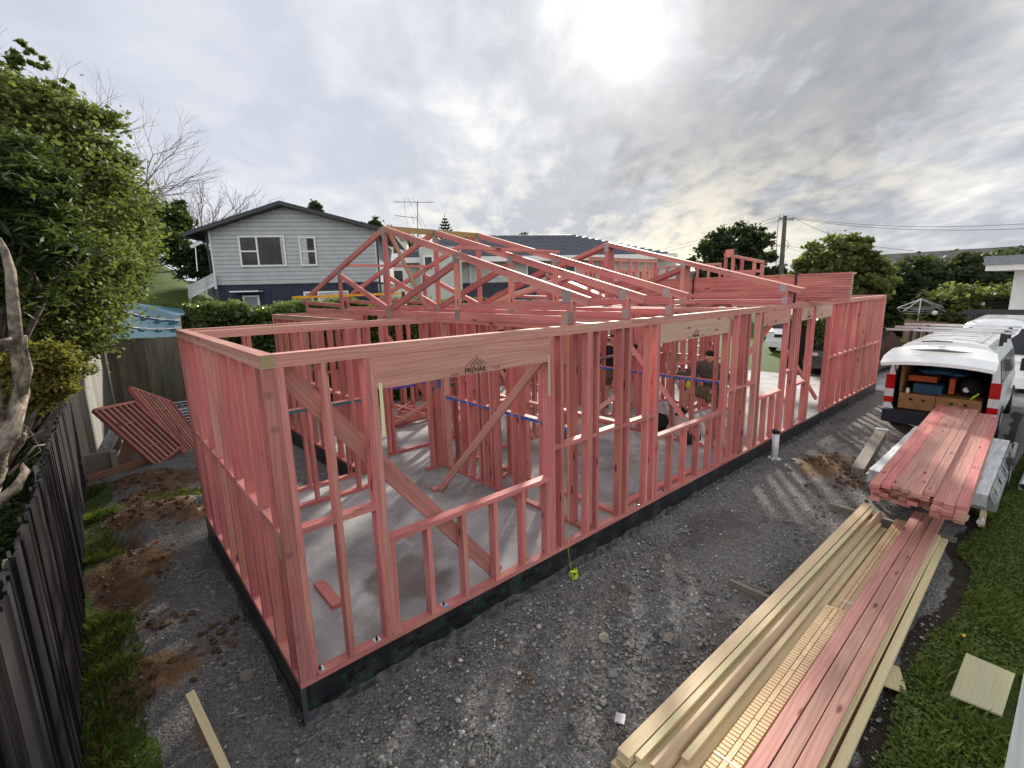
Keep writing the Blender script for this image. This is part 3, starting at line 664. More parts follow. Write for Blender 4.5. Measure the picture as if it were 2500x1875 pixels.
# ================================================================== wall frames
H = 2.46
def wall(name, label, axis, c, s0, s1, studs, gaps=(), nog=1.20, nogmark=None, lint=(), top=True, mat=PINK, bottom=True, z0=0, ht=H, group='pink timber wall frames of the new house', plates=2, detail=True, nogskip=()):
    """axis 0: runs along x at y=c..c+.09; axis 1: runs along y at x=c..c+.09"""
    loc = (s0, c, z0) if axis == 0 else (c, s0, z0)
    t = thing(name, loc, label, 'timber frame', group)
    def bx(m, a, b, d0, d1, za, zb, tint=None):
        return m.box(a, c+d0, z0+za, b, c+d1, z0+zb, tint) if axis == 0 else m.box(c+d0, a, z0+za, c+d1, b, z0+zb, tint)
    ti = ht-.045*plates
    # bottom plate in runs between gaps
    run = s0
    for g0, g1, sill, head in sorted(list(gaps)+[(s1, s1, 0, 0)]):
        if sill is None or g0 == s1:
            if bottom and g0 > run+.02: bx(MB(), run, g0, 0, .09, 0, .045).build('bottom_plate', mat, t)
            run = g1
    for i in range(plates):
        L = s0; k = 0
        while L < s1-.01:
            e_ = min(s1, L+random.uniform(3.2, 4.8)); bx(MB(), L, e_-.002, -.0015*i, .09+.0015*i, ti+.045*i+.0005, ti+.045*(i+1)).build('top_plate', PINKP if mat == PINK else mat, t); L = e_  # top plates take the paler pink so their sunlit tops read bright
    full = sorted(studs)
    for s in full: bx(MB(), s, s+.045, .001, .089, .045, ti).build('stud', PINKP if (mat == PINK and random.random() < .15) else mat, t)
    for g0, g1, sill, head in gaps:
        if head and head < ti-.02:
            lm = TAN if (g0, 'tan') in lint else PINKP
            b0 = .0-.004
            bx(MB(), g0-.02 if axis == 0 else g0, g1+.01, b0, .085, head, ti-.002, (1, 1, 1) if lm != PINK else None).build('lintel', lm, t)
        if sill:
            bx(MB(), g0+.002, g1-.002, -.002, .09, sill-.045, sill).build('sill', mat, t)
            for s in [g0, g1-.045]: bx(MB(), s+.001, s+.044, .001, .089, .045, sill-.045).build('jack_stud', mat, t)
            n = max(1, round((g1-g0)/.4)); ss = [g0+(g1-g0)*k/n for k in range(1, n)]
            for s in ss: bx(MB(), s-.02, s+.025, .001, .089, .045, sill-.045).build('jack_stud', mat, t)
    # nogs between neighbouring studs, skipping openings
    if nog:
        for a, b in zip(full, full[1:]):
            if b-a < .09 or any(g0-.03 < (a+b)/2 < g1+.03 for g0, g1, _, _ in gaps) or any(abs((a+b)/2-q) < .15 for q in nogskip): continue
            nn = bx(MB(), a+.0455, b-.0005, 0.0005, .0895, nog-.02, nog+.025).build('nog', mat, t)
            if nogmark:
                bx(MB(), a+.046, b-.001, -.0008, .0003, nog-.02, nog+.018).build('paint_mark', nogmark, nn)
    return t
E_ = []
win1 = (.776, 2.592, .91, 2.125); win2 = (4.61, 6.44, .905, 2.125); win3 = (7.735, 8.80, .895, 2.13); win4 = (9.47, 10.05, .90, 2.13); door5 = (10.24, 11.20, None, 2.12)
front = wall('stud_frame', 'long pink front wall frame with four window gaps facing the gravel', 0, 0, .09, 15.66,
    [.0905, .378, .686, .7315, 2.5925, 2.638, 2.775, 3.198, 3.2435, 3.36, 3.80, 3.94, 4.36, 4.52, 4.5655, 6.4405, 6.486, 6.775, 7.06, 7.195, 7.565, 7.62, 7.69, 8.8005, 8.846, 9.215, 9.33, 9.4255, 10.05, 10.195, 11.201, 11.33, 11.60, 11.95, 12.34, 12.74, 13.12, 13.49, 13.88, 14.24, 14.59, 14.96, 15.31, 15.615],
    [win1, win2, win3, win4, door5], lint={(4.61, 'tan'), (9.47, 'tan'), (10.24, 'tan')})
left = wall('stud_frame', 'short pink end wall frame with close studs nearest the black fence', 1, 0, 0, 3.84,
    [.0005, .17, .57, .97, 1.38, 1.78, 2.18, 2.58, 3.05, 3.19, 3.60, 3.795], nog=1.2)
# end cap: greenish end grain of the two plates over the near corner
eg = timber('greenish_end_grain', (.44, .31, .18), (.38, .27, .15), (.2, .14, .06), kn=0)
m = MB(); m.box(.001, -.0035, 2.3705, .0895, .0, 2.4145); m.box(.001, -.0035, 2.4155, .0895, 0, 2.4595); m.build('end_grain', eg, left)
MB().box(-.004, .10, 1.0, .03, .15, 1.2).build('packer', TAN, left)
wall('stud_frame', 'pink corridor wall frame just inside the short end wall', 0, 3.15, .09, 9.0,
    [.62, 1.23, 1.83, 2.01, 2.15, 3.1, 3.2, 3.245, 3.6, 3.85, 4.2, 4.8, 5.4, 5.7, 6.3, 6.9, 7.09, 7.5, 8.1, 8.7, 8.955], nog=1.345, nogmark=plain('green_paint', (.03, .13, .14), .6), gaps=[(2.2, 2.98, None, None), (6.35, 6.9, None, None)])
wall('stud_frame', 'pink outer wall frame beside the empty gravel courtyard', 0, 3.75, .09, 2.15, [.09, .70, 1.33, 1.95, 2.1], nog=None)
wall('stud_frame', 'pink rear end wall frame standing past the gravel courtyard', 1, 2.15, 3.75, 7.71,
    [3.7505, 3.87, 4.28, 4.68, 5.1, 5.5, 5.9, 6.3, 6.7, 7.1, 7.5, 7.665])
wall('stud_frame', 'long pink back wall frame in front of the dark hedge', 0, 7.71, 2.15, 15.66,
    [2.15, 2.5, 2.9, 2.99, 4.1, 4.2, 4.6, 5.0, 5.05, 6.2, 6.3, 6.7, 7.1, 7.2, 8.7, 8.75, 9.1, 9.5, 9.9, 10.0, 11.5, 11.55, 12.0, 12.4, 12.8, 13.2, 13.25, 14.6, 14.7, 15.2, 15.6],
    [(3.05, 4.1, 1.1, 2.12), (5.1, 6.2, 1.1, 2.12), (7.25, 8.7, .9, 2.12), (10.05, 11.5, .9, 2.12), (13.3, 14.6, .9, 2.12)])
wall('stud_frame', 'far pink end wall frame nearest the white van', 1, 15.66, 0, 7.8, [.0005, .3, .6, 1.2, 1.25, 4.2, 4.25, 4.8, 5.4, 6, 6.6, 7.2, 7.75], [(1.3, 4.2, None, 2.12)])
wall('stud_frame', 'pink room divider frame with blue painted nogs right of the first window', 1, 3.29, .09, 3.15,
    [.30, .345, .83, 1.21, 1.36, 1.75, 1.83, 2.02, 2.12, 2.36, 2.57, 2.98, 3.06, 3.105], nogmark=BLUEPAINT)
wall('stud_frame', 'pink divider frame on the far side of the narrow cupboard', 1, 3.88, .09, 3.15, [.095, .45, .9, 1.3, 1.75, 2.05, 2.6, 3.1], nog=1.2)
wall('stud_frame', 'short pink cupboard back frame between two divider frames', 0, 2.05, 3.38, 3.88, [3.39, 3.6, 3.83], nog=1.2)
wall('stud_frame', 'pink divider frame with blue painted nogs behind the man with a raised foot', 1, 7.14, .09, 3.15,
    [.10, .5, .9, 1.3, 2.02, 2.25, 2.6, 3.1], nog=1.2, nogmark=BLUEPAINT)
wall('stud_frame', 'pink inner frame on the far side of the corridor', 0, 4.27, 2.9, 9.0,
    [2.9, 2.99, 3.75, 3.84, 4.3, 4.75, 4.85, 5.0, 5.05, 6.0, 6.3, 6.9, 7.0, 7.09, 8.0, 8.4, 8.95], nog=1.2, nogmark=PURPAINT, gaps=[(5.1, 6.0, None, 2.05), (7.15, 8.0, None, 2.05)])
wall('stud_frame', 'pink bedroom divider frame left of the roof braces', 1, 5.0, 4.36, 7.71, [4.4, 4.8, 5.4, 6.0, 6.6, 7.2, 7.6], nog=1.2)
wall('stud_frame', 'pink middle divider frame between the back rooms', 1, 6.96, 4.36, 7.71, [4.4, 4.8, 5.2, 5.7, 6.3, 6.9, 7.6], nog=1.2)
wall('stud_frame', 'pink cross wall frame below the girder trusses', 1, 9.0, 3.15, 7.71, [3.16, 3.3, 3.8, 4.3, 4.9, 5.5, 6.1, 6.7, 7.3, 7.6], nog=1.2)

wall('stud_frame', 'pink corridor frame continuing past the packed trusses', 0, 3.15, 9.09, 12.6, [9.1, 9.5, 9.9, 10.3, 10.35, 11.3, 11.35, 11.75, 12.15, 12.5], [(10.4, 11.3, None, 2.05)])
wall('stud_frame', 'pink cross frame in the far back rooms', 1, 12.6, 3.15, 7.71, [3.2, 3.6, 4.0, 4.4, 4.45, 5.4, 5.45, 5.9, 6.3, 6.7, 7.1, 7.6], [(4.5, 5.4, None, 2.05)])
wall('stud_frame', 'pink lengthwise frame dividing the far back rooms', 0, 5.35, 9.09, 12.6, [9.1, 9.5, 9.95, 10.4, 10.8, 11.2, 11.6, 12.0, 12.5], nog=1.2)
wall('stud_frame', 'short pink wardrobe frame behind the man in olive', 0, 1.95, 8.3, 9.9, [8.3, 8.7, 9.1, 9.5, 9.85], nog=1.2)
wall('stud_frame', 'pink cross frame just past the third window', 1, 9.9, 1.6, 3.15, [1.6, 1.65, 2.1, 2.5, 3.05], nog=1.2)
# stamps on the front frame
def stamp(px, py, axis, val, s, parent, xd):
    p = onx(px, py, val) if axis == 0 else ony(px, py, val)
    mm = MB(); X = Vector(xd)
    for r_, (a, b) in enumerate([(-.5, .5), (-.5, .45), (-.45, .5), (-.1, .2)]):
        x = a
        while x < b-.05:
            w_ = random.uniform(.05, .16); q0 = p+X*(x*s)+Vector((0, 0, -r_*.24*s)); q1 = q0+X*(min(w_, b-x)*s); n_ = Vector((0, 0, .13*s))
            mm.face([q0, q1, q1+n_, q0+n_]); x += w_+.05
    mm.build('stamp', INKG, parent)
for (px, py) in ((670, 1045), (706, 1352), (655, 960), (722, 1560)): stamp(px, py, 1, -.003, .055, left, (1, 0, 0))
# lettering on the big lintels
def brand(cx, zb, sc, parent):
    yy = -.0065
    textmesh('lettering', 'PRENAIL', .085*sc, (cx, yy, zb), (1, 0, 0), (0, 0, 1), INK, parent, bold=.0012*sc)
    textmesh('lettering', 'www', .055*sc, (cx-.30*sc, yy, zb-.004), (1, 0, 0), (0, 0, 1), INKG, parent)
    textmesh('lettering', 'co.nz', .055*sc, (cx+.31*sc, yy, zb+.004), (1, 0, 0), (0, 0, 1), INKG, parent)
    mm = MB()
    for r_ in range(4):
        for k in range(9):
            u = (k-4)*.036; z = .175-abs(u)*.62-r_*.026+.0
            if r_ > 0 and abs(u) > .13-r_*.028: continue
            z = zb+z*sc; x = cx+(u+(.012 if r_ % 2 else 0))*sc; q = .0095*sc
            mm.face([(x-q, yy, z), (x, yy, z-q), (x+q, yy, z), (x, yy, z+q)]); mm.face([(x+q*.9, yy, z+q*1.2), (x+q*1.6, yy, z+q*.5), (x+q*2.1, yy, z+q*1.3), (x+q*1.3, yy, z+q*1.9)])
    mm.build('roof_logo', INK, parent)
brand(1.695, 2.139, .74, front)
brand(5.476, 2.143, .6, front)
brand(9.82, 2.165, .55, front)
for (x, z) in ((.785, 1.75), (2.585, 1.78)): MB().box(x, -.008, z, x+.028, -.0045, z+.42).build('packer', YEL, front)
# anchor plates and bolts on the bottom plate
for x in (.16, .62, 1.27, 2.26, 4.25, 4.75+.12, 5.75, 6.55, 8.55, 9.7):
    a = MB(); a.box(x-.028, .02, .0455, x+.028, .075, .049, (1, 1, 1)); pa = a.build('anchor_plate', ALU, front)
    b = MB(); b.tube([(x, .05, .049), (x, .05, .062)], .012, 6); b.tube([(x, .05, .06), (x, .05, .078)], .007, 6); b.build('bolt', BLACK, pa)
    if x in (1.27, 2.26): MB().box(x-.01, .0, .0452, x+.03, .02, .0462, (1, 1, 1)).build('paint_mark', BLUEPAINT, front)
# ================================================================== braces and loose timber
def loose(name, A, B, w_, t_, mat, label, cat, side=(0, 0, 1), group=None):
    o = MB().beam(A, B, w_, t_, side).build(name, mat, base=A); props(o, label, cat, group); return o
BR = 'diagonal braces holding the wall frames upright'
loose('diagonal_brace', (.12, .14, 2.37), (1.97, .14, .02), .14, .045, TAN if 0 else PINKP, 'wide diagonal brace board crossing behind the first window at the near corner', 'brace', (.78, 0, .62), BR)
br2 = thing('diagonal_brace', (2.70, 2.35, 0), 'diagonal prop leaning from the first lintel down to a floor block', 'brace', BR)
MB().beam((2.70, 2.33, .03), (2.66, .17, 2.12), .09, .045, (0, .7, .7)).build('prop', PINKP, br2); MB().box(2.6, 2.33, 0, 2.82, 2.45, .045).build('foot_block', PINKP, br2)
for k, (A, B, l) in enumerate([((4.4, 4.12, 1.15), (3.86, 6.0, .03), 'crossed brace leaning away in the back room, lower end on a small block'),
        ((2.99, 4.2, 2.1), (4.2, 4.22, .1), 'crossed brace over the far corridor frame left of the blue straps'), ((4.4, 4.2, 1.75), (5.3, 4.2, .1), 'brace on the far corridor frame right of the blue straps'),
        ((4.0, 3.0, 2.3), (5.2, 3.0, .08), 'brace running down behind the second stud group from the right of the first window'), ((5.2, 3.02, 2.3), (6.3, 3.0, .1), 'brace seen to the left of the second window'),
        ((7.0, 2.6, 2.2), (7.05, 1.0, .5), 'brace rising past the crouching shoulder of the man in olive'), ((6.1, 2.95, .06), (7.08, 2.2, .9), 'low brace behind the second window sill'),
        ((9.1, 3.3, 2.3), (10.6, 3.3, .06), 'brace seen through the third window'), ((10.7, 3.3, 2.3), (9.6, 3.3, .06), 'crossing brace seen through the third window'),
        ((9.6, 2.1, .3), (11.0, 2.6, 1.6), 'brace seen through the fourth window'), ((10.6, .8, 2.2), (9.4, 1.6, .4), 'brace seen through the door gap'), ((12.1, .4, .1), (11.2, .8, 1.3), 'short brace beside the far close studs')]):
    loose('diagonal_brace', A, B, .09, .045, PINK if k % 3 else PINKP, l, 'brace', (.3, .2, .9), BR)
loose('loose_timber', tuple(onz(777, 1418, .045)-Vector((0, 0, .0225))), tuple(onz(824, 1474, .045)-Vector((0, 0, .0225))), .10, .045, PINK, 'short pink offcut lying on the slab by the near corner', 'offcut', (1, .5, 0))
for k, (A, B, l) in enumerate([((4.0, .22, .023), (6.0, .20, .023), 'long loose plate lying just inside the front wall below the second window'), ((6.8, 5.5, .03), (8.3, 6.4, .03), 'loose pink length lying in the back room'),
     ((9.4, 2.2, .03), (11.4, 2.6, .03), 'loose pink length lying beyond the third window'), ((9.9, 1.6, .03), (11.0, 1.9, .03), 'loose pink length lying inside the door gap'), ((11.6, .9, .03), (13.0, 1.4, .03), 'loose pink length lying nearest the far close studs')]):
    loose('loose_timber', A, B, .09, .045, PINK, l, 'timber length', (0, 1, 0))
# pile of offcuts on the slab
pile = thing('timber_pile', (4.9, 5.9, 0), 'heap of mixed loose lengths and cables on the back room slab', 'timber pile')
m = MB()
for k in range(16): a = rng.uniform(0, 3.14); c = Vector((4.4+rng.uniform(-.5, .9), 6.0+rng.uniform(-.3, .5), .05+.05*(k % 5))); d_ = Vector((math.cos(a), math.sin(a), rng.uniform(-.05, .05)))*rng.uniform(.4, 1.1); m.beam(c-d_*.5, c+d_*.5, .09, .045, (0, 0, 1))
m.build('lengths', PINK, pile)
# blue straps hanging at the corridor corner
st = thing('strap', (3.26, 3.1, 1.0), 'dark blue strap hanging on the corridor corner post', 'strap')
m = MB(); m.tube([(3.25, 3.13, 1.98), (3.24, 3.10, 1.7), (3.26, 3.12, 1.35)], [.014, .02, .03], 6); m.tube([(3.29, 3.13, 1.98), (3.31, 3.10, 1.7), (3.35, 3.12, 1.38)], [.012, .018, .02], 6); m.build('webbing', BLUEPAINT, st)

# ================================================================== roof trusses
SL = math.tan(R(15.2)); APY = 4.05; HT = .335
def truss_parts(t, X, flat=None, ply=1, mat=PINK, plates=True, kp=True):
    """truss in the plane x = X..X+.045; y 0..7.9"""
    z0 = H+.001; b0 = .0; b1 = 8.1
    def top(y): return z0+HT+SL*(min(y, b1-y))
    def add(name, A, B, w_, side, mt=mat, th=.045, off=0):
        A = Vector((X+.0225+off, A[0], A[1])); B = Vector((X+.0225+off, B[0], B[1]))
        m = MB().beam(A, B, w_, th, side)
        if flat: m.xform(flat)
        return m.build(name, mt, t)
    up_ = (0, 0, 1)
    add('top_chord', (-.20, top(-.20)-.045), (APY, top(APY)-.045), .09, up_, PINKP if random.random() < .3 else mat); add('top_chord', (b1+.20, top(-.20)-.045), (APY, top(APY)-.045), .09, up_)
    add('bottom_chord', (0, z0+.045), (b1, z0+.045), .09, up_)
    yt = 2.07
    for s in (0, 1):
        f = (lambda y: y) if s == 0 else (lambda y: b1-y)
        add('heel_post', (f(.045), z0+.09), (f(.045), top(0)-.09), .088, (0, 1, 0), th=.044)
        add('web', (f(.09), z0+HT-.12), (f(yt-.03), z0+.16), .07, up_, th=.043)
        add('web', (f(yt), z0+.09), (f(yt), top(yt)-.10), .09, (0, 1, 0), th=.044)
        add('web', (f(yt+.06), top(yt)-.17), (f(APY-.06), z0+.12), .09, up_, th=.042)
        if plates:
            for (y, z, w_, h_) in ((f(.09), z0+.29, .11, .12), (f(.05), z0+.07, .09, .11), (f(yt), z0+.07, .11, .12), (f(yt), top(yt)-.10, .11, .12)):
                m = MB(); m.box(X-.0018, y-w_/2, z-h_/2, X-.0004, y+w_/2, z+h_/2, (1, 1, 1))
                if flat: m.xform(flat)
                m.build('nail_plate', STEEL, t)
    if kp: add('king_post', (APY, z0+.09), (APY, top(APY)-.10), .09, (0, 1, 0))
    if plates:
        for z in (z0+.06, top(APY)-.11):
            m = MB(); m.box(X-.0018, APY-.06, z-.09, X-.0004, APY+.06, z+.09, (1, 1, 1))
            if flat: m.xform(flat)
            m.build('nail_plate', STEEL, t)
tl = ['nearest pink roof truss standing on the new walls with a raking prop', 'second standing pink roof truss from the near end', 'third standing pink roof truss from the near end']
TG = 'pink triangular roof trusses standing on the walls'
t1 = thing('roof_truss', (2.96, 0, H), tl[0], 'roof truss', TG); truss_parts(t1, 2.96)
for x, l in zip((3.915, 4.84), tl[1:]):
    c = copy_tree(t1, None, (x-2.96, 0, 0)); c['label'] = l
t4 = None
for k, x in enumerate((8.67, 8.718, 8.766, 8.815, 8.863)):
    l = ['front ply of the packed truss bundle standing beyond the third truss', 'second ply of the packed truss bundle', 'third ply of the packed truss bundle', 'fourth ply of the packed truss bundle', 'rear ply of the packed truss bundle'][k]
    c = copy_tree(t1, None, (x-2.96, 0, .0)); c['label'] = l
# timbers tying trusses together
loose('ridge_tie', (3.0, 4.10, 3.86), (4.86, 4.10, 3.85), .09, .035, ORNG, 'yellow brown tie board nailed along the three truss peaks', 'tie board', (0, 0, 1))
loose('roof_tie', (2.99, 5.80, 3.38), (4.86, 5.80, 3.38), .045, .09, PINK, 'pink tie nailed under the left slope of the trusses', 'tie board', (0, 0, 1), 'ties between the standing trusses')
loose('roof_tie', (2.99, 2.02, 3.40), (4.86, 2.02, 3.40), .045, .09, PINK, 'pink tie lying over the right slope of the trusses', 'tie board', (0, 0, 1), 'ties between the standing trusses')
loose('spirit_level', (2.55, 7.62, 2.80), (5.15, 7.62, 2.83), .05, .03, YELLOW, 'long yellow straightedge laid across the far heels of the trusses', 'straightedge', (0, 0, 1))
loose('raking_prop', (3.02, 3.98, 3.82), (3.88, 4.35, 2.50), .09, .045, ORNG if 0 else TAN, 'orange brown raking prop from the nearest truss peak down to the second truss', 'prop', (0, .9, .4))
loose('post_packer', (2.86, .03, 2.46), (2.86, .03, 2.60), .05, .045, TAN, 'short packer standing on the front plate beside the nearest truss heel', 'packer', (0, 1, 0))
# stack of trusses lying flat across the walls
TS = 'flat trusses stacked across the wall tops'
for k in range(12):
    z = H+.004+k*.0458; sh = random.uniform(-.005, .005)
    M = Matrix.Translation((9.79, -.45+sh, z+.0225)) @ Matrix(((0, 0, 1, 0), (0, 1, 0, 0), (-1, 0, 0, 0), (0, 0, 0, 1))) @ Matrix.Translation((-.0225-0, 0, -H))
    t = thing('roof_truss', (9.79, -.45, z), ['bottom', 'second', 'third', 'fourth', 'fifth', 'sixth', 'seventh', 'eighth', 'ninth', 'tenth', 'eleventh', 'topmost'][k]+' truss lying flat in the stack on the right hand wall tops', 'roof truss', TS)
    random.seed(100+k)
    def addf(nm, A, B, w_=.09):
        MB().beam(Vector((A[0], A[1]+sh, z+.0225)), Vector((B[0], B[1]+sh, z+.0225)), w_, .0445, (Vector(B)-Vector(A)).cross(Vector((0, 0, 1)))).build(nm, PINK, t)
    x0 = 9.86; wid = .14 if k < 11 else .30
    jx = random.uniform(-.006, .006); MB().box(x0-.07+jx, -.65+sh, z, x0-.07+wid, 7.6+sh, z+.0385).build('bottom_chord', PINK, t)
    MB().box(x0-.062, -.653+sh, z+.001, x0-.078+wid, -.6505+sh, z+.0375, (1, 1, 1)).build('end_grain', TAN, t)
    if k < 11: addf('top_chord', (x0+.42, -.2, 0), (x0+1.3, 3.4, 0)); addf('top_chord', (x0+.42, 7.0, 0), (x0+1.3, 3.5, 0)); addf('web', (x0+.1, 2, 0), (x0+.85, 2.0, 0)); addf('web', (x0+.1, 3.45, 0), (x0+1.2, 3.45, 0)); addf('web', (x0+.1, 5.2, 0), (x0+.85, 5.2, 0))
for k, y in enumerate((2.42, .27)):
    m = MB(); m.box(9.772, y-.018, H-.02, 9.786, y+.018, 3.04, (1, 1, 1)); m.box(9.772, y-.018, 3.014, 10.1, y+.018, 3.022, (1, 1, 1)); m.tube([(9.775, y, 3.0), (9.75, y+.02, 3.12)], .012, 5)
    props(m.build('strap', BLACK), ['black ratchet strap round the flat trusses further from the front wall', 'black ratchet strap round the flat trusses near their cut ends'][k], 'strap', 'straps round the truss stack')
random.seed(77)
for k, (A, B, l) in enumerate([((6.0, 5.6, 2.5), (8.5, 4.4, 3.3), 'loose pink length sloping up to the packed trusses from the left'),
    ((6.4, 5.9, 2.5), (8.6, 5.0, 3.1), 'lower loose pink length sloping up to the packed trusses'), ((5.2, 6.6, 2.5), (8.6, 6.6, 2.52), 'loose pink length lying flat on the back wall tops'), ((6.8, 3.3, 2.48), (6.8, 7.6, 2.48), 'loose pink length lying across the inner wall tops')]):
    loose('loose_timber', A, B, .09, .045, PINK if k % 2 else PINKP, l, 'timber length', (0, 0, 1))
for k, x in enumerate((7.5, 7.56, 7.62, 7.68)): MB().box(x, 5.0, 2.47, x+.045, 5.09, 3.25).build('stud', PINK, pile) if 0 else None
# upright gable and raked frames beyond the stack
wall('raked_stud_frame', 'tall pink frame showing above the packed trusses with a level top plate', 0, 5.0, 9.25, 12.35, [9.25, 9.3, 9.75, 9.8, 10.2, 10.55, 10.95, 11.0, 11.3, 11.7, 12.1, 12.3], nog=2.98, z0=0, ht=3.64, bottom=True)
wall('raked_stud_frame', 'second tall pink frame standing behind the level topped one', 0, 6.2, 10.2, 14.2, [10.2, 10.5, 10.9, 11.1, 11.5, 11.8, 12.3, 12.5, 12.9, 13.3, 13.7, 14.1], nog=3.0, z0=0, ht=3.42)
gb = thing('gable_frame', (15.67, 3.9, H), 'small pink gable frame with a sloping top at the far end of the roof', 'gable frame')
for a, b in (((4.55, 3.90), (3.25, 3.56)), ((3.3, 3.08), (4.55, 3.08)), ((3.3, 3.30), (4.55, 3.30))): MB().beam((15.67, a[0], a[1]-.045), (15.67, b[0], b[1]-.045), .09, .09, (0, 0, 1)).build('rail', PINK, gb)
for y in (3.3, 3.55, 3.95, 4.25, 4.5): MB().box(15.63, y-.045, 2.46, 15.71, y+.045, 3.45+(y-3.25)*.28).build('stud', PINK, gb)
MB().box(15.6, 3.5, 3.12, 15.62, 4.5, 3.2).build('board', PINK, gb); MB().box(15.6, 4.3, 3.75, 15.8, 4.5, 4.0).build('block', PINK, gb)
wall('raked_stud_frame', 'low pink frame running left from the small gable at the far end', 1, 15.5, 4.6, 7.6, [4.6, 5.0, 5.4, 5.8, 6.2, 6.6, 7.0, 7.5], nog=None, z0=2.46, ht=1.12)
# ================================================================== timber piles on the right
random.seed(21)
G0 = -.30
for k, (x, y0, y1, l) in enumerate([(3.93, -1.35, -2.75, 'weathered bearer stick poking out of the timber pile, nearer one'), (6.72, -1.46, -2.8, 'weathered bearer stick poking out of the timber pile, further one'), (1.9, -1.75, -2.7, 'bearer stick under the near end of the timber pile')]):
    loose('bearer', (x, y0, G0+.03), (x-.04, y1, G0+.03), .09, .05, GREYT, l, 'bearer', (0, 0, 1), 'bearers under the timber pile')
zb = G0+.058
def board(A, B, w_, t_, mat, label, cat='board', group=None, side=(0, 1, 0)):
    return loose('board', A, B, w_, t_, mat, label, cat, side, group)
YG = 'pale yellow pine boards in the pile'
YL = ['pale pine board at the left edge of the pile, bottom layer', 'pale pine board second from the left, bottom layer', 'pale pine board third from the left, bottom layer', 'pale pine board fourth from the left, bottom layer',
      'pale pine board under the left edge pair, second layer', 'pale pine board in the second layer with its end set back', 'twisted pale pine board standing on edge', 'pale pine board at the left edge, top layer', 'narrow pale pine board beside the left edge board, top layer',
      'short pale pine length with its cut end showing in the middle of the pile', 'pale pine board next to the notched battens, bottom layer', 'pale pine board next to the notched battens, second layer']
spec = [(1.36, -1.80, 6.6, -1.86, 0, .09), (1.32, -1.895, 6.7, -1.96, 0, .09), (1.38, -1.99, 6.45, -2.06, 0, .09), (1.52, -2.09, 6.3, -2.15, 0, .09),
        (1.38, -1.83, 6.55, -1.90, 1, .09), (1.33, -1.93, 6.35, -2.0, 1, .09), (1.44, -2.02, 6.5, -2.08, 2, -.09), (1.40, -1.82, 6.75, -1.885, 2, .09), (1.45, -1.90, 6.6, -1.965, 2, .045),
        (1.66, -2.10, 6.2, -2.13, 2, .045), (1.62, -2.16, 5.9, -2.20, 0, .07), (1.55, -2.13, 6.2, -2.17, 1, .08)]
for (xa, ya, xb, yb, lay, w_), l in zip(spec, YL):
    z = zb+.0235+lay*.047
    if w_ < 0: loose('board', (xa, ya, z+.02), (xb, yb, z+.02), .09, .03, YEL, l, 'board', (0, .35, .9), YG)
    else: board((xa, ya, z), (xb, yb, z), w_, .045, YEL, l, 'board', YG)
# notched cavity battens in two packs
def battenpack(x0, x1, ya, yb, slope, zt, label):
    t = thing('batten_pack', (x0, ya, zb), label, 'batten pack', 'strapped packs of notched battens')
    W_ = ya-yb; n = int((x1-x0)/.036); body = MB()
    def yy(x): return slope*(x-x0)
    L = x0
    while L < x1-.02:
        e_ = min(x1, L+.36); cy = (ya+yb)/2+yy((L+e_)/2)
        for lay in range(int((zt-.018-zb)/.022)):
            body.box(L, cy-W_/2, zb+lay*.022, e_-.0015, cy+W_/2, zb+lay*.022+.0212, tint=(.93+random.uniform(-.06, .06),)*3)
        L = e_
    body.build('battens', BATT, t)
    top = MB(); x = x0
    ks = 0
    while x < x1-.03:
        cy = (ya+yb)/2+yy(x); off = .012*(ks//10 % 2)
        for j, (o0, o1) in enumerate([(.0, .36), (.40, .60), (.64, 1.0)]):
            sh = (0, .012, .02)[j]
            lo = cy+W_/2-W_*o0; hi = cy+W_/2-W_*o1
            if j == 1 and ks % 6 < 5: top.box(x+sh, hi, zt-.018, min(x1, x+.036+sh-.0), lo, zt-.001, (1, 1, 1)); continue
            top.box(x+sh, hi, zt-.018, min(x1, x+.026+sh), lo, zt, (1, 1, 1))
        x += .036; ks += 1
    top.build('notched_top', BATT, t)
    hol = MB()
    x = x0+.01
    while x < x1-.02:
        cy = (ya+yb)/2+yy(x)-W_/2-.0012
        for lay in range(int((zt-.02-zb)/.022)):
            z = zb+.011+lay*.022; xx = x+(.01 if lay % 2 else 0)+random.uniform(-.003, .003); hol.face([(xx, cy, z-.0035), (xx+.011, cy, z-.0035), (xx+.011, cy, z+.0035), (xx, cy, z+.0035)])
        x += .024
    hol.build('drilled_holes', plain('hole_brown', (.25, .11, .05), .9), t)
    sp = MB(); sp.box(x0+.22, yb-.004, zb, x0+.235, ya+.004, zt+.002, (1, 1, 1)); sp.build('plastic_strap', WHITEM, t)
battenpack(1.60, 3.98, -2.21, -2.37, .0, zb+.155, 'nearer strapped pack of notched pale battens')
battenpack(4.03, 6.62, -2.22, -2.36, .0, zb+.088, 'further lower pack of notched pale battens')
PG = 'long pink boards on edge in the pile'
for k, (xa, ya, xb, yb, z, l) in enumerate([(1.75, -2.45, 6.72, -2.42, zb+.195, 'long pink board next to the notched battens'), (1.70, -2.55, 6.75, -2.515, zb+.19, 'middle one of the three long pink boards'), (1.60, -2.65, 6.8, -2.61, zb+.195, 'outer one of the three long pink boards nearest the grass')]):
    board((xa, ya, z), (xb, yb, z), .09, .045, PINKP, l, 'board', 'long pink boards on top of the pile')
k = 0
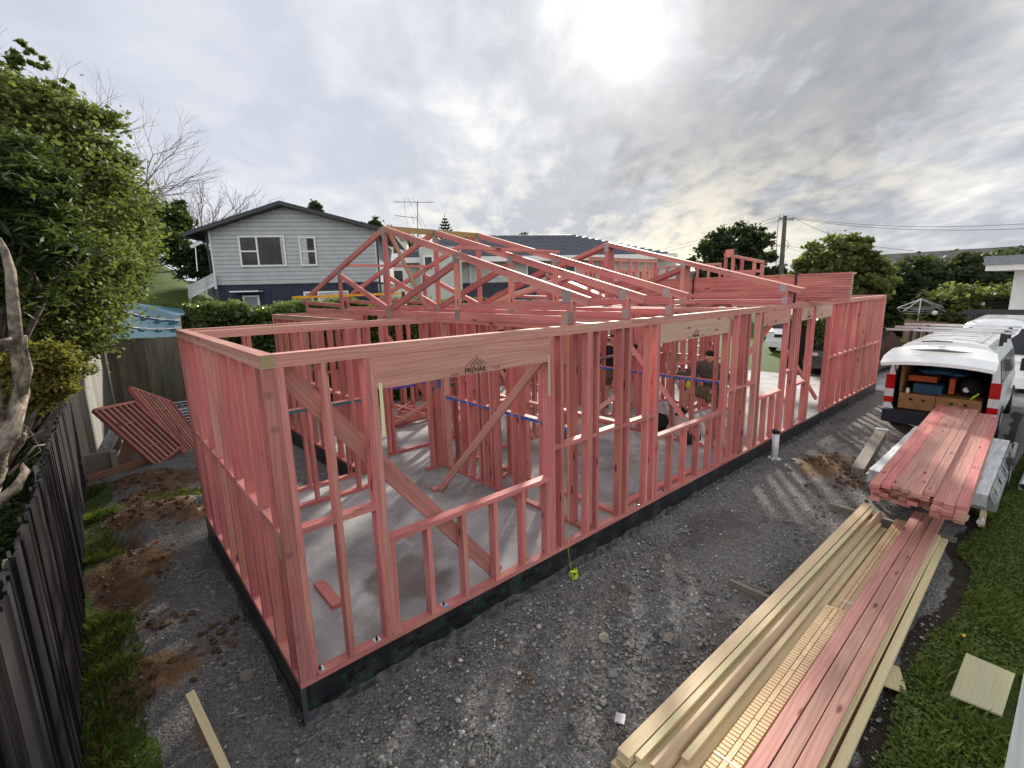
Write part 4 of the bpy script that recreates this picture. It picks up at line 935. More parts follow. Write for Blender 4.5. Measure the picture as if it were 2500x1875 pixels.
for lay in range(4):
    for j in range(3):
        y = -2.47-j*.093; y2 = y+.015; z = zb+.0235+lay*.0462
        if lay == 3 and j == 2: z = zb+.0235+3*.0462
        o_ = random.uniform(-.12, .12)
        l = 'pine board, %s layer under the long pink boards, %s' % (['lowest', 'second', 'third', 'upper'][lay], ['batten side', 'middle', 'grass side'][j])
        board((1.72+o_, y, z), (6.35+o_, y2, z), .09, .045, YEL if (lay+j) % 3 else PINKP, l, 'board', 'boards under the long pink boards')
for j in range(2): board((1.9+j*.2, -2.745-j*.012, zb+.03+j*.047), (6.5-j*.3, -2.71-j*.01, zb+.03+j*.047), .06, .045, YEL, ['pale pine board along the grass side of the pile, lower', 'pale pine board along the grass side of the pile, upper'][j])
props(MB().box(0, 0, 0, .30, .17, .012).xform(Matrix.Translation((3.5, -2.90, G0+.03)) @ Matrix.Rotation(.35, 4, 'Z') @ Matrix.Rotation(.12, 4, 'X')).build('plywood_offcut', YEL), 'small pale plywood offcut sticking out below the timber pile', 'offcut')
props(MB().box(0, 0, 0, .09, .07, .008).xform(Matrix.Translation((1.72, -1.60, G0+.012)) @ Matrix.Rotation(.5, 4, 'Z')).build('steel_bracket', ALU), 'small silver bracket on the gravel by the pile end', 'bracket')
plym = timber('mouldy_plywood', (.50, .47, .27), (.44, .42, .27), (.20, .17, .10), (.34, .26, .16), kn=.5, grain=.35)
c = [Vector((4.22, -3.14, G0+.12)), Vector((4.2, -3.42, G0+.12)), Vector((3.65, -3.39, G0+.10)), Vector((3.62, -3.12, G0+.10))]
m = MB(); nn = Vector((0, 0, .014)); m.face([p+nn for p in reversed(c)], [(.3, .3), (.3, 0), (0, 0), (0, .3)]); m.face(c)
for i in range(4): m.face([c[i], c[i]+nn, c[(i+1) % 4]+nn, c[(i+1) % 4]])
props(m.build('plywood_sheet', plym), 'square mouldy yellow plywood sheet lying on the grass', 'plywood')
# dandelion-like flower
m = MB(); p = Vector((4.55, -3.09, G0+.09)); m.tube([(4.55, -3.09, G0), p], .003, 4); ball(m, p, (.02, .02, .008), 8, mi=1)
props(m.build('flower', [GRASSB, YELLOW]), 'single yellow flower in the grass above the plywood sheet', 'flower')
# white weathered corner post of the porch the photo is taken from
q = at(2472, 1765, 1.75); hv = Vector((q.x-CAM.x, q.y-CAM.y, 0)).normalized(); rv = Vector((hv.y, -hv.x, 0)); pc = q+rv*.052
wp = thing('porch_post', (pc.x, pc.y, G0), 'white painted weathered post at the lower right corner', 'post')
MB().obox((pc.x, pc.y, 1.15), rv*.05, hv*.05, (0, 0, 1.45)).build('post', WHITEP, wp); MB().obox((pc.x, pc.y, 2.612), rv*.06, hv*.06, (0, 0, .012)).build('cap', WHITEP, wp)

# ================================================================== trailer, foil pack, pink load
tr = thing('flatbed_trailer', (8.5, -2.3, G0), 'low flatbed trailer under the foil wrapped pack', 'trailer')
m = MB(); m.box(7.35, -3.02, .02, 10.6, -1.75, .10, (1, 1, 1)); m.build('deck', BROWNT, tr)
m = MB(); m.box(7.33, -3.06, -.02, 7.39, -1.72, .12, (1, 1, 1)); m.box(7.35, -3.06, -.02, 10.7, -3.0, .10, (1, 1, 1)); m.box(7.35, -1.76, -.02, 10.7, -1.70, .10, (1, 1, 1)); m.box(10.6, -2.4, -.02, 11.5, -2.3, .05, (1, 1, 1)); m.build('frame', STEEL, tr)
for y in (-3.0, -1.80):
    m = MB(); m.tube([(9.1, y-.07, -.03), (9.1, y+.07, -.03)], .27, 18); wl = m.build('wheel', RUBBER, tr); m = MB(); m.tube([(9.1, y-.075, -.03), (9.1, y+.075, -.03)], .14, 12); m.build('rim', STEEL, wl)
for y in (-2.95, -1.82): MB().box(7.36, y-.03, -.27, 7.40, y+.03, 0, (1, 1, 1)).build('stand', YEL, tr)
for j in range(2):
    m = MB(); m.tube([(7.34, -2.80-j*.14, -.16), (7.24, -2.80-j*.14, -.16)], .035, 10); m.build('lamp', CLRL, tr)
fp = thing('roofing_pack', (8.4, -2.4, .10), 'silver foil wrapped pack of roofing sheets on the trailer', 'wrapped pack')
m = MB(); nx_ = 34
def fz(x, y): return .285+.006*math.sin(x*9+y*3)+.004*math.sin(y*31+x*2)
ys_ = np.linspace(-2.98, -1.80, 12); xs_ = np.linspace(7.0, 10.0, 34)
for i in range(33):
    for j in range(11):
        q = [(xs_[i], ys_[j]), (xs_[i+1], ys_[j]), (xs_[i+1], ys_[j+1]), (xs_[i], ys_[j+1])]; m.face([(a, b, fz(a, b)) for a, b in q])
for i in range(33):
    for y, s_ in ((-2.98, 1), (-1.80, -1)):
        a, b = xs_[i], xs_[i+1]; q = [(a, y-.012*s_*math.sin(a*7), .12), (b, y-.012*s_*math.sin(b*7), .12), (b, y, fz(b, y)), (a, y, fz(a, y))]; m.face(q if s_ > 0 else q[::-1])
for j in range(11):
    a, b = ys_[j], ys_[j+1]
    m.face([(7.0, b, .13), (7.0, a, .13), (7.0, a, fz(7, a)), (7.0, b, fz(7, b))]); m.face([(10, a, .12), (10, b, .12), (10, b, fz(10, b)), (10, a, fz(10, a))])
m.face([(7.0, -2.98, .12), (10, -2.98, .12), (10, -1.8, .12), (7, -1.8, .12)][::-1])
m.build('foil_wrap', FOIL, fp, smooth=True)
for k in range(5): MB().box(7.01+.004*k, -2.97, .125+k*.026, 10.01, -1.81, .128+k*.026+.004, (1, 1, 1)).build('sheet', STEEL, fp) if k < 5 else None
# flaps of film on the grass side
m = MB(); random.seed(5)
for i in range(28):
    x = 7.1+i*.1; m.face([(x, -2.985, .27), (x+.1, -2.985, .27), (x+.1, -3.03-random.uniform(0, .03), .14), (x, -3.03-random.uniform(0, .03), .14)])
m.build('plastic_film', plain('clear_film', (.35, .36, .38), .15, 0, .4, 30, bump=.5), fp)
random.seed(31); PLG = 'pink boards loaded on the foil wrapped pack'
names = ['first', 'second', 'third', 'fourth', 'fifth', 'sixth', 'seventh', 'eighth', 'ninth']
for lay in range(5):
    for j in range(9):
        if lay == 4 and j > 5: continue
        w_ = .0925; y = -2.07-j*w_-.046+(.03 if lay % 2 else 0)*(j < 6)
        if lay == 4 and j == 0: y -= .0
        z = .30+.0235+lay*.0468; xa = 5.95+random.uniform(-.10, .08)+(-.16 if j >= 6 else 0)+(.0 if lay < 4 else -.08+.04*(j in (1, 2))); xb = xa+5.0+random.uniform(-.12, .12)
        if lay == 4 and j == 0: xa -= .18
        l = 'pink board, %s from left, %s layer of the load on the foil pack' % (names[j], ['bottom', 'second', 'third', 'fourth', 'top'][lay])
        mt = PINKP if random.random() < .72 else PINK
        loose('board', (xa, y, z), (xb, y+.13, z), .0895, .044, mt, l, 'board', (0, 1, 0), PLG)
# grey concrete post leaning left of the trailer
gp = thing('square_post', (8.9, -1.35, G0), 'grey square post with a pale cut end lying beside the trailer', 'post')
MB().beam((8.2, -1.42, -.20), (10.15, -1.30, .0), .17, .17, (0, 0, 1)).build('shaft', GREYT, gp); MB().beam((10.14, -1.30, .0), (10.22, -1.295, .007), .19, .19, (0, 0, 1)).build('end_cap', WHITEW, gp)
# white pvc pipes and dark mesh on the grass at right
for k, (y, l) in enumerate(((-3.22, 'white plastic pipe lying on the grass, left one'), (-3.36, 'white plastic pipe lying on the grass, right one'))):
    m = MB(); m.tube([(9.1+k*.1, y, G0+.13), (13.2, y-.1, G0+.13)], .055, 14, caps=False); m.tube([(13.2, y-.1, G0+.13), (9.1+k*.1, y, G0+.13)], .046, 14, caps=False)
    props(m.build('plastic_pipe', PVC, smooth=True), l, 'pipe', 'plastic pipes on the grass')
ms = thing('mesh_sheets', (10.6, -3.2, G0), 'dark wire mesh sheets leaning between the trailer and the pipes', 'wire mesh')
m = MB()
for k in range(8): m.tube([(9.2, -3.02-.02*k, G0+.05+.09*k), (13.4, -2.95-.02*k, G0+.12+.09*k)], .012, 4)
for k in range(16): x = 9.2+k*.28; m.tube([(x, -3.0, G0), (x+.05, -3.2, G0+.78)], .008, 4)
m.build('wires', plain('dark_wire', (.10, .10, .11), .5, .5), ms)

# ================================================================== vans
def van(origin, heading, label, opened=False):
    """local x from tail (0) to nose (4.7), y half width .845, z up from ground"""
    t = thing('van', origin, label, 'van', 'white work vans')
    M = Matrix.Translation(origin) @ Matrix.Rotation(heading, 4, 'Z')
    prof = [(.78, .28), (.845, .45), (.85, .95), (.825, 1.15), (.76, 1.62), (.70, 1.80), (.58, 1.90), (.30, 1.955), (0, 1.965)]
    def sec(x):
        s_ = 1.0; top_ = 1.0; 
        f = max(0, (x-3.2)/1.5)
        out = []
        for (y, z) in prof:
            yy = y*(1-.12*f*f); zz = z
            if x > 3.05:
                lim = 1.965-max(0, x-3.05)*.38 if x < 3.5 else 1.79-(x-3.5)*.95 if x < 4.25 else 1.08-(x-4.25)*.5
                zz = min(z, lim*(1-.0*y))
                if z > 1.1: zz = 1.0+(z-1.0)*max(0, (lim-1.0))/.965 if lim > 1.0 else min(z, lim)
            out.append((yy, zz))
        full = [(y, z) for y, z in out]+[(-y, z) for y, z in reversed(out[:-1])]
        return full
    xs_ = [0, .05, .6, 1.3, 2.0, 2.7, 3.05, 3.3, 3.5, 3.8, 4.1, 4.25, 4.5, 4.62, 4.68]
    m = MB(); S_ = [sec(x) for x in xs_]; n = len(S_[0])
    for i in range(len(xs_)-1):
        for k in range(n-1):
            a, b = S_[i], S_[i+1]
            if opened and i == 0 and 0: continue
            m.face([(xs_[i], *a[k]), (xs_[i], *a[k+1]), (xs_[i+1], *b[k+1]), (xs_[i+1], *b[k])][::-1])
    m.face([(xs_[-1], y, z) for y, z in S_[-1]][::-1])
    m.face([(0, .78, .28), (0, -.78, .28), (4.68, -.7, .28), (4.68, .7, .28)])
    if not opened: m.face([(0, y, z) for y, z in S_[0]])
    else:
        inner = [(y*.86, .52+(z-.28)*.80) for y, z in S_[0]]
        for k in range(n-1): m.face([(0, *S_[0][k]), (0, *S_[0][k+1]), (.0, *inner[k+1]), (.0, *inner[k])])
        m.face([(0, *S_[0][0]), (0, *inner[0]), (0, *inner[-1]), (0, *S_[0][-1])])
    m.xform(M); body = m.build('body', WHITEC, t)
    if opened:
        m = MB()
        for k in range(n-1): m.face([(0.0, *inner[k]), (.0, *inner[k+1]), (2.6, *inner[k+1]), (2.6, *inner[k])])
        m.face([(2.6, *p) for p in inner][::-1]); m.face([(0, *inner[0]), (2.6, *inner[0]), (2.6, *inner[-1]), (0, *inner[-1])]); m.xform(M); m.build('cargo_lining', DARKIN, t)
    # roof ribs and rack bars
    m = MB()
    for k in range(7): m.obox((1.6, -.45+k*.15, 1.957-abs(-.45+k*.15)*.06), (1.35, 0, 0), (0, .006, 0), (0, 0, .008), (1, 1, 1))
    for k in range(6): m.obox((.45+k*.45, 0, 1.962), (.005, 0, 0), (0, .45, 0), (0, 0, .004), (1, 1, 1))
    m.xform(M); m.build('roof_ribs', plain('roof_seam', (.5, .51, .52), .5), t)
    bm_ = ALU if opened else BLACK
    for x in ((.75, 1.55, 2.5) if opened else (.5, 1.3, 2.2, 2.9)):
        m = MB(); m.obox((x, .12 if opened else 0, 2.10), (.018, 0, 0), (0, .98, 0), (0, 0, .022), (1, 1, 1)); m.xform(M); m.build('roof_bar', bm_, t)
        for y in (-.70, .66): m = MB(); m.obox((x, y, 1.97), (.025, 0, 0), (0, .03, 0), (0, 0, .12), (1, 1, 1)); m.xform(M); m.build('bar_foot', BLACK, t)
    # side glass, trims
    for s_ in (1, -1):
        for (a, b) in ((.25, 1.05), (1.15, 2.15), (2.3, 3.1)):
            m = MB(); q = [(a, s_*.828, 1.18), (b, s_*.828, 1.18), (b, s_*.768, 1.62), (a+.04, s_*.768, 1.62)]; m.face(q if s_ < 0 else q[::-1]); m.xform(M); m.build('side_window', GLASS, t)
        m = MB(); q = [(3.15, s_*.826, 1.18), (3.95, s_*.80, 1.12), (3.60, s_*.755, 1.50), (3.2, s_*.765, 1.62)]; m.face(q if s_ < 0 else q[::-1]); m.xform(M); m.build('side_window', GLASS, t)
        for x in (.95, 3.75):
            m = MB(); m.tube([(x, s_*.66, .33), (x, s_*.86, .33)], .33, 20); m.xform(M); wl = m.build('wheel', RUBBER, t)
            m = MB(); m.tube([(x, s_*.80, .33), (x, s_*.868, .33)], .19, 14); m.xform(M); m.build('rim', STEEL, wl)
        m = MB(); m.obox((3.62, s_*.98, 1.18), (.06, 0, 0), (0, .08, 0), (0, 0, .14), (1, 1, 1)); m.xform(M); m.build('wing_mirror', BLACK, t)
        m = MB(); m.obox((4.60, s_*.58, .84), (.06, 0, 0), (0, .15, 0), (0, 0, .13), (1, 1, 1)); m.xform(M); m.build('headlight', CLRL, t)
        if opened:
            for (z0_, z1_, mt, nm_) in ((.95, 1.24, REDL, 'tail_light'), (.78, .945, CLRL, 'reverse_light'), (.66, .775, REDL, 'tail_light')):
                m = MB(); m.obox((-.006, s_*.775, (z0_+z1_)/2), (.02, 0, 0), (0, .075, 0), (0, 0, (z1_-z0_)/2), (1, 1, 1)); m.xform(M); m.build(nm_, mt, t)
    # windscreen follows the slope
    m = MB(); q = [(3.50, .66, 1.72), (3.50, -.66, 1.72), (4.24, -.72, 1.09), (4.24, .72, 1.09)]; q = [(x+.012, y, z+.02) for x, y, z in q]; m.face(q[::-1] if 0 else q); m.xform(M); m.build('windscreen', GLASS, t)
    m = MB(); m.obox((4.66, 0, .42), (.08, 0, 0), (0, .78, 0), (0, 0, .14), (1, 1, 1)); m.xform(M); m.build('front_bumper', WHITEC, t)
    m = MB(); m.obox((4.66, 0, .80), (.03, 0, 0), (0, .40, 0), (0, 0, .07), (1, 1, 1)); m.xform(M); m.build('grille', BLACK, t)
    m = MB(); m.obox((-.06, 0, .40), (.09, 0, 0), (0, .83, 0), (0, 0, .13), (1, 1, 1)); m.xform(M); m.build('rear_bumper', plain('dark_bumper', (.02, .022, .035), .5), t)
    if opened:
        # raised tailgate, hinged at the roof
        h0 = Vector((.02, 0, 1.90)); tip = Vector((-.98, 0, 1.66)); d = (tip-h0); ws = [.64, .74, .80, .80]; m = MB(); prev = None
        pts = [h0, h0+d*.35+Vector((0, 0, .07)), h0+d*.75+Vector((0, 0, .055)), tip]
        for i in range(3):
            for k in range(8):
                f0, f1 = -1+k/4, -1+(k+1)/4
                def P_(i_, f): c = pts[i_]; return (c.x+.06*abs(f)**3*(1 if i_ == 3 else .2), f*ws[i_], c.z-.07*abs(f)**2.5)
                m.face([P_(i, f0), P_(i+1, f0), P_(i+1, f1), P_(i, f1)][::-1])
                lo = lambda p: (p[0], p[1]*.98, p[2]-.06)
                m.face([lo(P_(i, f0)), lo(P_(i+1, f0)), lo(P_(i+1, f1)), lo(P_(i, f1))])
                if i == 2: m.face([P_(3, f0), lo(P_(3, f0)), lo(P_(3, f1)), P_(3, f1)][::-1])
                if k in (0, 7):
                    f = f0 if k == 0 else f1; q = [P_(i, f), lo(P_(i, f)), lo(P_(i+1, f)), P_(i+1, f)]; m.face(q); 
        m.xform(M); tg = m.build('tailgate', WHITEC, t)
        m = MB(); m.face([(-.60, -.48, 1.80), (-.70, -.25, 1.795), (-.72, 0, 1.80), (-.70, .25, 1.795), (-.60, .48, 1.80), (-.58, 0, 1.836)]); m.xform(M @ Matrix.Translation((0, 0, .035))); m.build('garnish', BLACK, tg)
        m = MB(); m.tube([(-.08, -.10, 1.965), (-.10, .15, 1.968), (-.14, .34, 1.955), (-.10, .10, 1.972)], .012, 5); m.xform(M); m.build('wiper', BLACK, tg)
        m = MB(); m.obox((-.38, .0, 1.895), (.02, 0, 0), (0, .05, 0), (0, 0, .006), (1, 1, 1)); m.xform(M); m.build('badge', ALU, tg)
        for s_ in (1, -1): m = MB(); m.tube([(.03, s_*.70, 1.25), (-.42, s_*.70, 1.76)], .012, 6); m.xform(M); m.build('gas_strut', BLACK, t)
    return t, M
v1, MV = van((11.55, -1.86, G0), R(0), 'white van with its tailgate raised and tools inside', True)
def inside(name, mb, mat, label, cat, g=None):
    mb.xform(MV); props(mb.build(name, mat), label, cat, g)
for k, (y0, y1) in enumerate(((.05, .62), (-.62, .04))):
    m = MB(); m.box(.06, y0, .55, 1.2, y1, .86, (1, 1, 1)); m.xform(MV); t = m.build('drawer', PLY, v1)
    for y in ((y0+y1)/2-.11, (y0+y1)/2+.09):
        m = MB(); m.tube([(.055, y, .75), (.07, y, .75)], .03, 12); m.xform(MV); m.build('finger_hole', DARKIN, t)
random.seed(8)
inside('tool_case', MB().box(.15, -.02, .88, .6, .42, 1.06, (1, 1, 1)), BLUEP, 'blue tool case on top of the van drawers', 'tool case')
inside('tool_case', MB().box(.35, .10, 1.09, .8, .55, 1.20, (1, 1, 1)), ORANGE, 'orange tool case further inside the van', 'tool case')
inside('tool_case', MB().box(.3, -.18, .9, .62, -.10, 1.2, (1, 1, 1)), ORANGE, 'narrow orange case standing in the middle of the van', 'tool case')
inside('shelf_panel', MB().box(.2, .60, .86, 1.4, .655, 1.45, (1, 1, 1)), PLY, 'orange shelf panel along the left inside of the van', 'panel')
inside('tarp_bundle', ball(ball(MB(), (.5, .15, 1.30), (.2, .28, .08), 10, jit=.15), (.6, -.15, 1.27), (.2, .22, .07), 10, jit=.15), BLUEP, 'crumpled blue tarp on top of the load in the van', 'tarp')
inside('bag', ball(MB(), (.45, -.42, 1.05), (.2, .18, .17), 12, jit=.12), BLKCL, 'black bag at the right inside the van', 'bag')
inside('roll', MB().tube([(.25, -.36, 1.02), (.32, -.36, 1.02)], .05, 12), WHITEM, 'white tape roll inside the van', 'roll')
inside('hand_tool', MB().tube([(.2, -.55, .98), (.2, -.48, .90), (.22, -.43, .84)], .018, 6), HIVIS, 'fluorescent yellow tool at the right inside the van', 'tool')
inside('bottle', MB().tube([(.12, .5, .87), (.12, .5, .97)], .03, 10), WHITEM, 'small white tub at the left inside the van', 'tub')
v2, M2 = van((21.9, -2.05, G0+.02), R(180), 'white van parked nose on behind the open van with black roof bars', False)
# dark car behind the far studs
cr = thing('car', (19.4, .9, G0), 'black car parked behind the far end of the house frame', 'car')
Mc = Matrix.Translation((21.6, 1.15, G0)) @ Matrix.Rotation(R(176), 4, 'Z')
m = MB(); sec_ = [(0, .5, .8), (.3, .35, .95), (1.0, .3, 1.0), (1.4, .3, 1.45), (3.0, .3, 1.5), (3.6, .3, 1.05), (4.4, .3, .92), (4.6, .38, .75)]
rings = [[(x, .86, z0_), (x, .90, (z0_+min(z1_, 1.0))/2), (x, .86, min(z1_, 1.0)), (x, .62 if z1_ > 1.1 else .80, z1_), (x, -.62 if z1_ > 1.1 else -.80, z1_), (x, -.86, min(z1_, 1.0)), (x, -.90, (z0_+min(z1_, 1.0))/2), (x, -.86, z0_)] for x, z0_, z1_ in sec_]
for a, b in zip(rings, rings[1:]):
    for k in range(8): k2 = (k+1) % 8; m.face([a[k], a[k2], b[k2], b[k]])
m.face(rings[0][::-1]); m.face(rings[-1]); m.xform(Mc); m.build('body', BLACKC, cr, smooth=False)
m = MB(); m.face([(3.02, .58, 1.48), (3.02, -.58, 1.48), (3.62, -.74, 1.06), (3.62, .74, 1.06)]); m.xform(Mc @ Matrix.Translation((.015, 0, .02))); m.build('windscreen', GLASS, cr)
for s_ in (1, -1):
    m = MB(); m.obox((4.5, s_*.62, .78), (.07, 0, 0), (0, .16, 0), (0, 0, .08), (1, 1, 1)); m.xform(Mc); m.build('headlight', CLRL, cr)
    for x in (.8, 3.7):
        m = MB(); m.tube([(x, s_*.7, .33), (x, s_*.92, .33)], .33, 18); m.xform(Mc); wl = m.build('wheel', RUBBER, cr); m = MB(); m.tube([(x, s_*.85, .33), (x, s_*.93, .33)], .2, 12); m.xform(Mc); m.build('rim', STEEL, wl)
v3, M3 = van((27.5, onx(1955, 850, 22.8).y+.75, G0), R(180), 'silver white vehicle glimpsed through the door gap of the frame', False)
# ================================================================== small site items
pp = thing('standpipe', (8.22, -.16, G0), 'white plastic standpipe with a black cap beside the slab edge', 'pipe')
m = MB(); m.tube([(8.22, -.16, G0-.05), (8.20, -.16, .22)], .058, 16); m.build('pipe', PVC, pp, smooth=True); m = MB(); m.tube([(8.20, -.16, .20), (8.20, -.16, .262)], .068, 16); m.build('cap', BLACK, pp)
m = MB(); m.tube([(8.22, -.26, G0+.02), (8.22, -.06, G0+.02)], .03, 8); m.tube([(8.12, -.16, G0+.03), (8.32, -.16, G0+.03)], .025, 8); m.build('collar', WHITEM, pp)
sl_ = thing('string_reel', (2.86, -.10, G0), 'fluorescent string reel with loose line hanging from the slab edge', 'string reel')
m = MB(); m.tube([(2.86, -.013, 0.0), (2.87, -.05, G0+.05)], .0018, 4)
for k in range(7):
    pts = [(2.86+.03*k/7+.09*math.cos(k+a*.7)*(.5+.5*random.random()), -.1+.07*math.sin(k*1.3+a*.8), G0+.012+.03*random.random()) for a in range(8)]; m.tube(pts, .0028, 4)
m.build('line', HIVIS, sl_); m = MB(); m.tube([(2.84, -.08, G0+.05), (2.88, -.13, G0+.07)], .016, 8); m.build('reel', HIVIS, sl_)
props(MB().tube([(2.88, .02, 2.47), (2.88, -.004, 2.46), (2.88, -.004, 1.0), (2.88, -.006, -.02)], .0009, 4).build('string_line', HIVIS), 'thin string hanging down the front frame right of the first window', 'string')
# stakes
a = onz(590, 1990, G0) if 0 else None
s1 = thing('profile_board', (-.62, .05, G0), 'pale profile board nailed to a dark stake at the lower left', 'board')
MB().beam(ony(462, 1690, .35), ony(560, 1900, -.05), .055, .022, (1, .3, 0)).build('board', YEL, s1)
q = ony(480, 1730, .34); MB().beam((q.x, q.y, G0-.05), (q.x-.01, q.y, q.z+.03), .03, .05, (1, 0, 0)).build('stake', BROWNT, s1)
props(ball(MB(), (-.22, .78, G0+.03), (.065, .055, .05), 9, jit=.12).build('rock', STONE), 'rounded brown rock near the slab corner', 'rock')
for k, (x, y, r) in enumerate(((2.05, -1.25, .045), (2.75, -1.32, .05), (3.9, -.62, .04), (2.3, -.95, .05))): props(ball(MB(), (x, y, G0+.02), (r*1.3, r, r*.7), 8, jit=.3).build('rock', plain('pale_lump', (.22, .22, .22), .9, bump=.4) if k == 0 else MATS['pale_lump'] if 0 else STONE), ['grey lump of concrete on the gravel left of the pile', 'flat grey lump nearer the yellow boards', 'stone lump below the third window corner', 'small stone lump in mid gravel'][k], 'rock')
props(MB().beam((-.62, 4.02, G0+.02), (-.52, 4.06, G0+.03), .05, .02).build('plastic_peg', ORANGE), 'small orange peg at the edge of the dug hole', 'peg')
# bucket, bin, bags, bottle on the slab
def pail(name, c, r, h, mat, label, cat='bucket'):
    t = thing(name, c, label, cat); c = Vector(c); m = MB(); m.tube([c, c+Vector((0, 0, h))], [r*.86, r], 20); m.build('tub', mat, t, smooth=False)
    m = MB(); m.tube([c+Vector((0, 0, h-.03)), c+Vector((0, 0, h+.012))], [r*1.05, r*1.05], 20); m.build('lid', mat, t); return t
pail('bucket', (7.55, 1.30, 0), .16, .38, BUCKET, 'cream plastic bucket under the foot of the man in olive')
pail('bin', (11.6, 3.4, 0), .30, .62, BLUEP, 'dark blue bin on the slab seen through the third window', 'bin')
props(ball(MB(), (7.62, 1.85, .14), (.28, .2, .16), 10, jit=.25).build('rubbish_bag', BLKCL), 'crumpled black bag behind the cream bucket', 'bag')
props(ball(MB(), (7.25, .95, .10), (.22, .15, .13), 10, jit=.25).build('rubbish_bag', BLKCL), 'crumpled black bag in front of the cream bucket', 'bag')
props(ball(MB(), (5.6, 2.5, .13), (.11, .12, .14), 9, jit=.3).build('cable_heap', plain('cable_mix', (.10, .09, .10), .7, 0, .9, 40)), 'small heap of dark cable on the slab behind the blue marked nogs', 'cable')
props(MB().tube([(4.95, 2.35, .0), (4.95, 2.35, .22), (4.95, 2.35, .28)], [.05, .05, .02], 10).build('bottle', BLACK), 'black bottle standing on the slab behind the divider frame', 'bottle')
props(MB().tube([(8.15, 3.4, 0), (8.15, 3.4, .2)], .05, 10).build('paper_cup', WHITEM), 'white cup on the slab beside the boots of the man in black', 'cup')

# ================================================================== people
def hand(t, wrist, fwd, upv, mat=SKIN, curl=.5, s=1.0):
    """palm + four fingers + thumb, as one skinned mesh"""
    f = Vector(fwd).normalized(); u = (Vector(upv)-f*Vector(upv).dot(f)).normalized(); r = f.cross(u); w0 = Vector(wrist)
    nodes = [(w0, .024*s), (w0+f*.04*s, (.034*s, .016*s)), (w0+f*.085*s, (.038*s, .015*s))]; edges = [(0, 1), (1, 2)]
    for k, (o, L) in enumerate(((-.028, .068), (-.010, .078), (.010, .074), (.028, .058))):
        b_ = len(nodes); p = w0+f*.088*s+r*o*s; a = curl; q1 = p+(f*math.cos(a)-u*math.sin(a))*L*.42*s; q2 = q1+(f*math.cos(a*2)-u*math.sin(a*2))*L*.33*s; q3 = q2+(f*math.cos(a*2.8)-u*math.sin(a*2.8))*L*.25*s
        nodes += [(p, .0095*s), (q1, .0088*s), (q2, .0080*s), (q3, .0068*s)]; edges += [(2, b_), (b_, b_+1), (b_+1, b_+2), (b_+2, b_+3)]
    b_ = len(nodes); p = w0+f*.03*s-r*.030*s; nodes += [(p, .012*s), (p+f*.03*s-r*.02*s-u*.015*s, .0105*s), (p+f*.055*s-r*.018*s-u*.035*s, .0085*s)]; edges += [(1, b_), (b_, b_+1), (b_+1, b_+2)]
    return skinfig('hand', nodes, edges, mat, t)
def shoe(t, heel, toe, mat, h=.10):
    heel = Vector(heel); toe = Vector(toe); d = toe-heel
    return skinfig('shoe', [(heel+Vector((0, 0, .045)), (.045, .05)), (heel+d*.45+Vector((0, 0, .045)), (.047, .045)), (heel+d*.85+Vector((0, 0, .03)), (.045, .028)), (toe+Vector((0, 0, .028)), (.035, .022)), (heel+Vector((0, 0, h)), (.045, .05))], [(0, 1), (1, 2), (2, 3), (0, 4)], mat, t)
# man 1: olive hoodie, back to the camera, foot on the bucket, hand on a nog
m1 = thing('person', (7.75, .85, 0), 'man in an olive hoodie and shorts with one foot on a cream bucket', 'person')
hip = Vector((7.78, .80, .92)); chest = Vector((7.74, .83, 1.27)); neck = Vector((7.70, .86, 1.42)); head = Vector((7.66, .88, 1.53))
kneeL = Vector((7.56, 1.22, .88)); ankL = Vector((7.56, 1.28, .47)); kneeR = Vector((7.80, .72, .48)); ankR = Vector((7.84, .74, .08))
shL = Vector((7.60, 1.08, 1.36)); elL = Vector((7.45, 1.22, 1.18)); wrL = Vector((7.30, 1.38, 1.26)); shR = Vector((7.82, .70, 1.36)); elR = Vector((7.80, .60, 1.10)); wrR = Vector((7.62, .72, .98))
skinfig('body', [(hip, .13), (chest, .14), (neck, .06), (head+Vector((0, 0, -.03)), .078), (head+Vector((-.01, .01, .06)), .085), (hip+Vector((-.08, .08, -.05)), .10), (kneeL, .065), (ankL, .045), (hip+Vector((.05, -.07, -.05)), .10), (kneeR, .065), (ankR, .045),
    (shL, .06), (elL, .045), (wrL, .03), (shR, .06), (elR, .045), (wrR, .03)],
    [(0, 1), (1, 2), (2, 3), (3, 4), (0, 5), (5, 6), (6, 7), (0, 8), (8, 9), (9, 10), (1, 11), (11, 12), (12, 13), (1, 14), (14, 15), (15, 16)], SKIN, m1)
skinfig('hoodie', [(hip+Vector((0, 0, -.18)), .19), (hip, .19), (chest+Vector((.02, -.02, -.1)), .20), (chest, .21), (neck, .115), (shL, .10), (elL, .075), (wrL+Vector((.03, -.02, -.01)), .05), (shR, .10), (elR, .08), (wrR, .05), (neck+Vector((.06, -.07, .05)), .125)],
    [(0, 1), (1, 2), (2, 3), (3, 4), (3, 5), (5, 6), (6, 7), (3, 8), (8, 9), (9, 10), (4, 11)], OLIVE, m1)
skinfig('beanie', [(head+Vector((0, 0, .03)), .10), (head+Vector((.01, -.01, .09)), .095), (head+Vector((.02, -.02, .14)), .05)], [(0, 1), (1, 2)], BLKCL, m1)
skinfig('shorts', [(hip+Vector((0, 0, -.04)), .17), (hip+Vector((-.09, .12, -.05)), .14), (kneeL+Vector((.03, -.05, .02)), .11), (hip+Vector((.05, -.08, -.08)), .13), (kneeR+Vector((-.01, .02, .10)), .11)], [(0, 1), (1, 2), (0, 3), (3, 4)], KHAKI, m1)
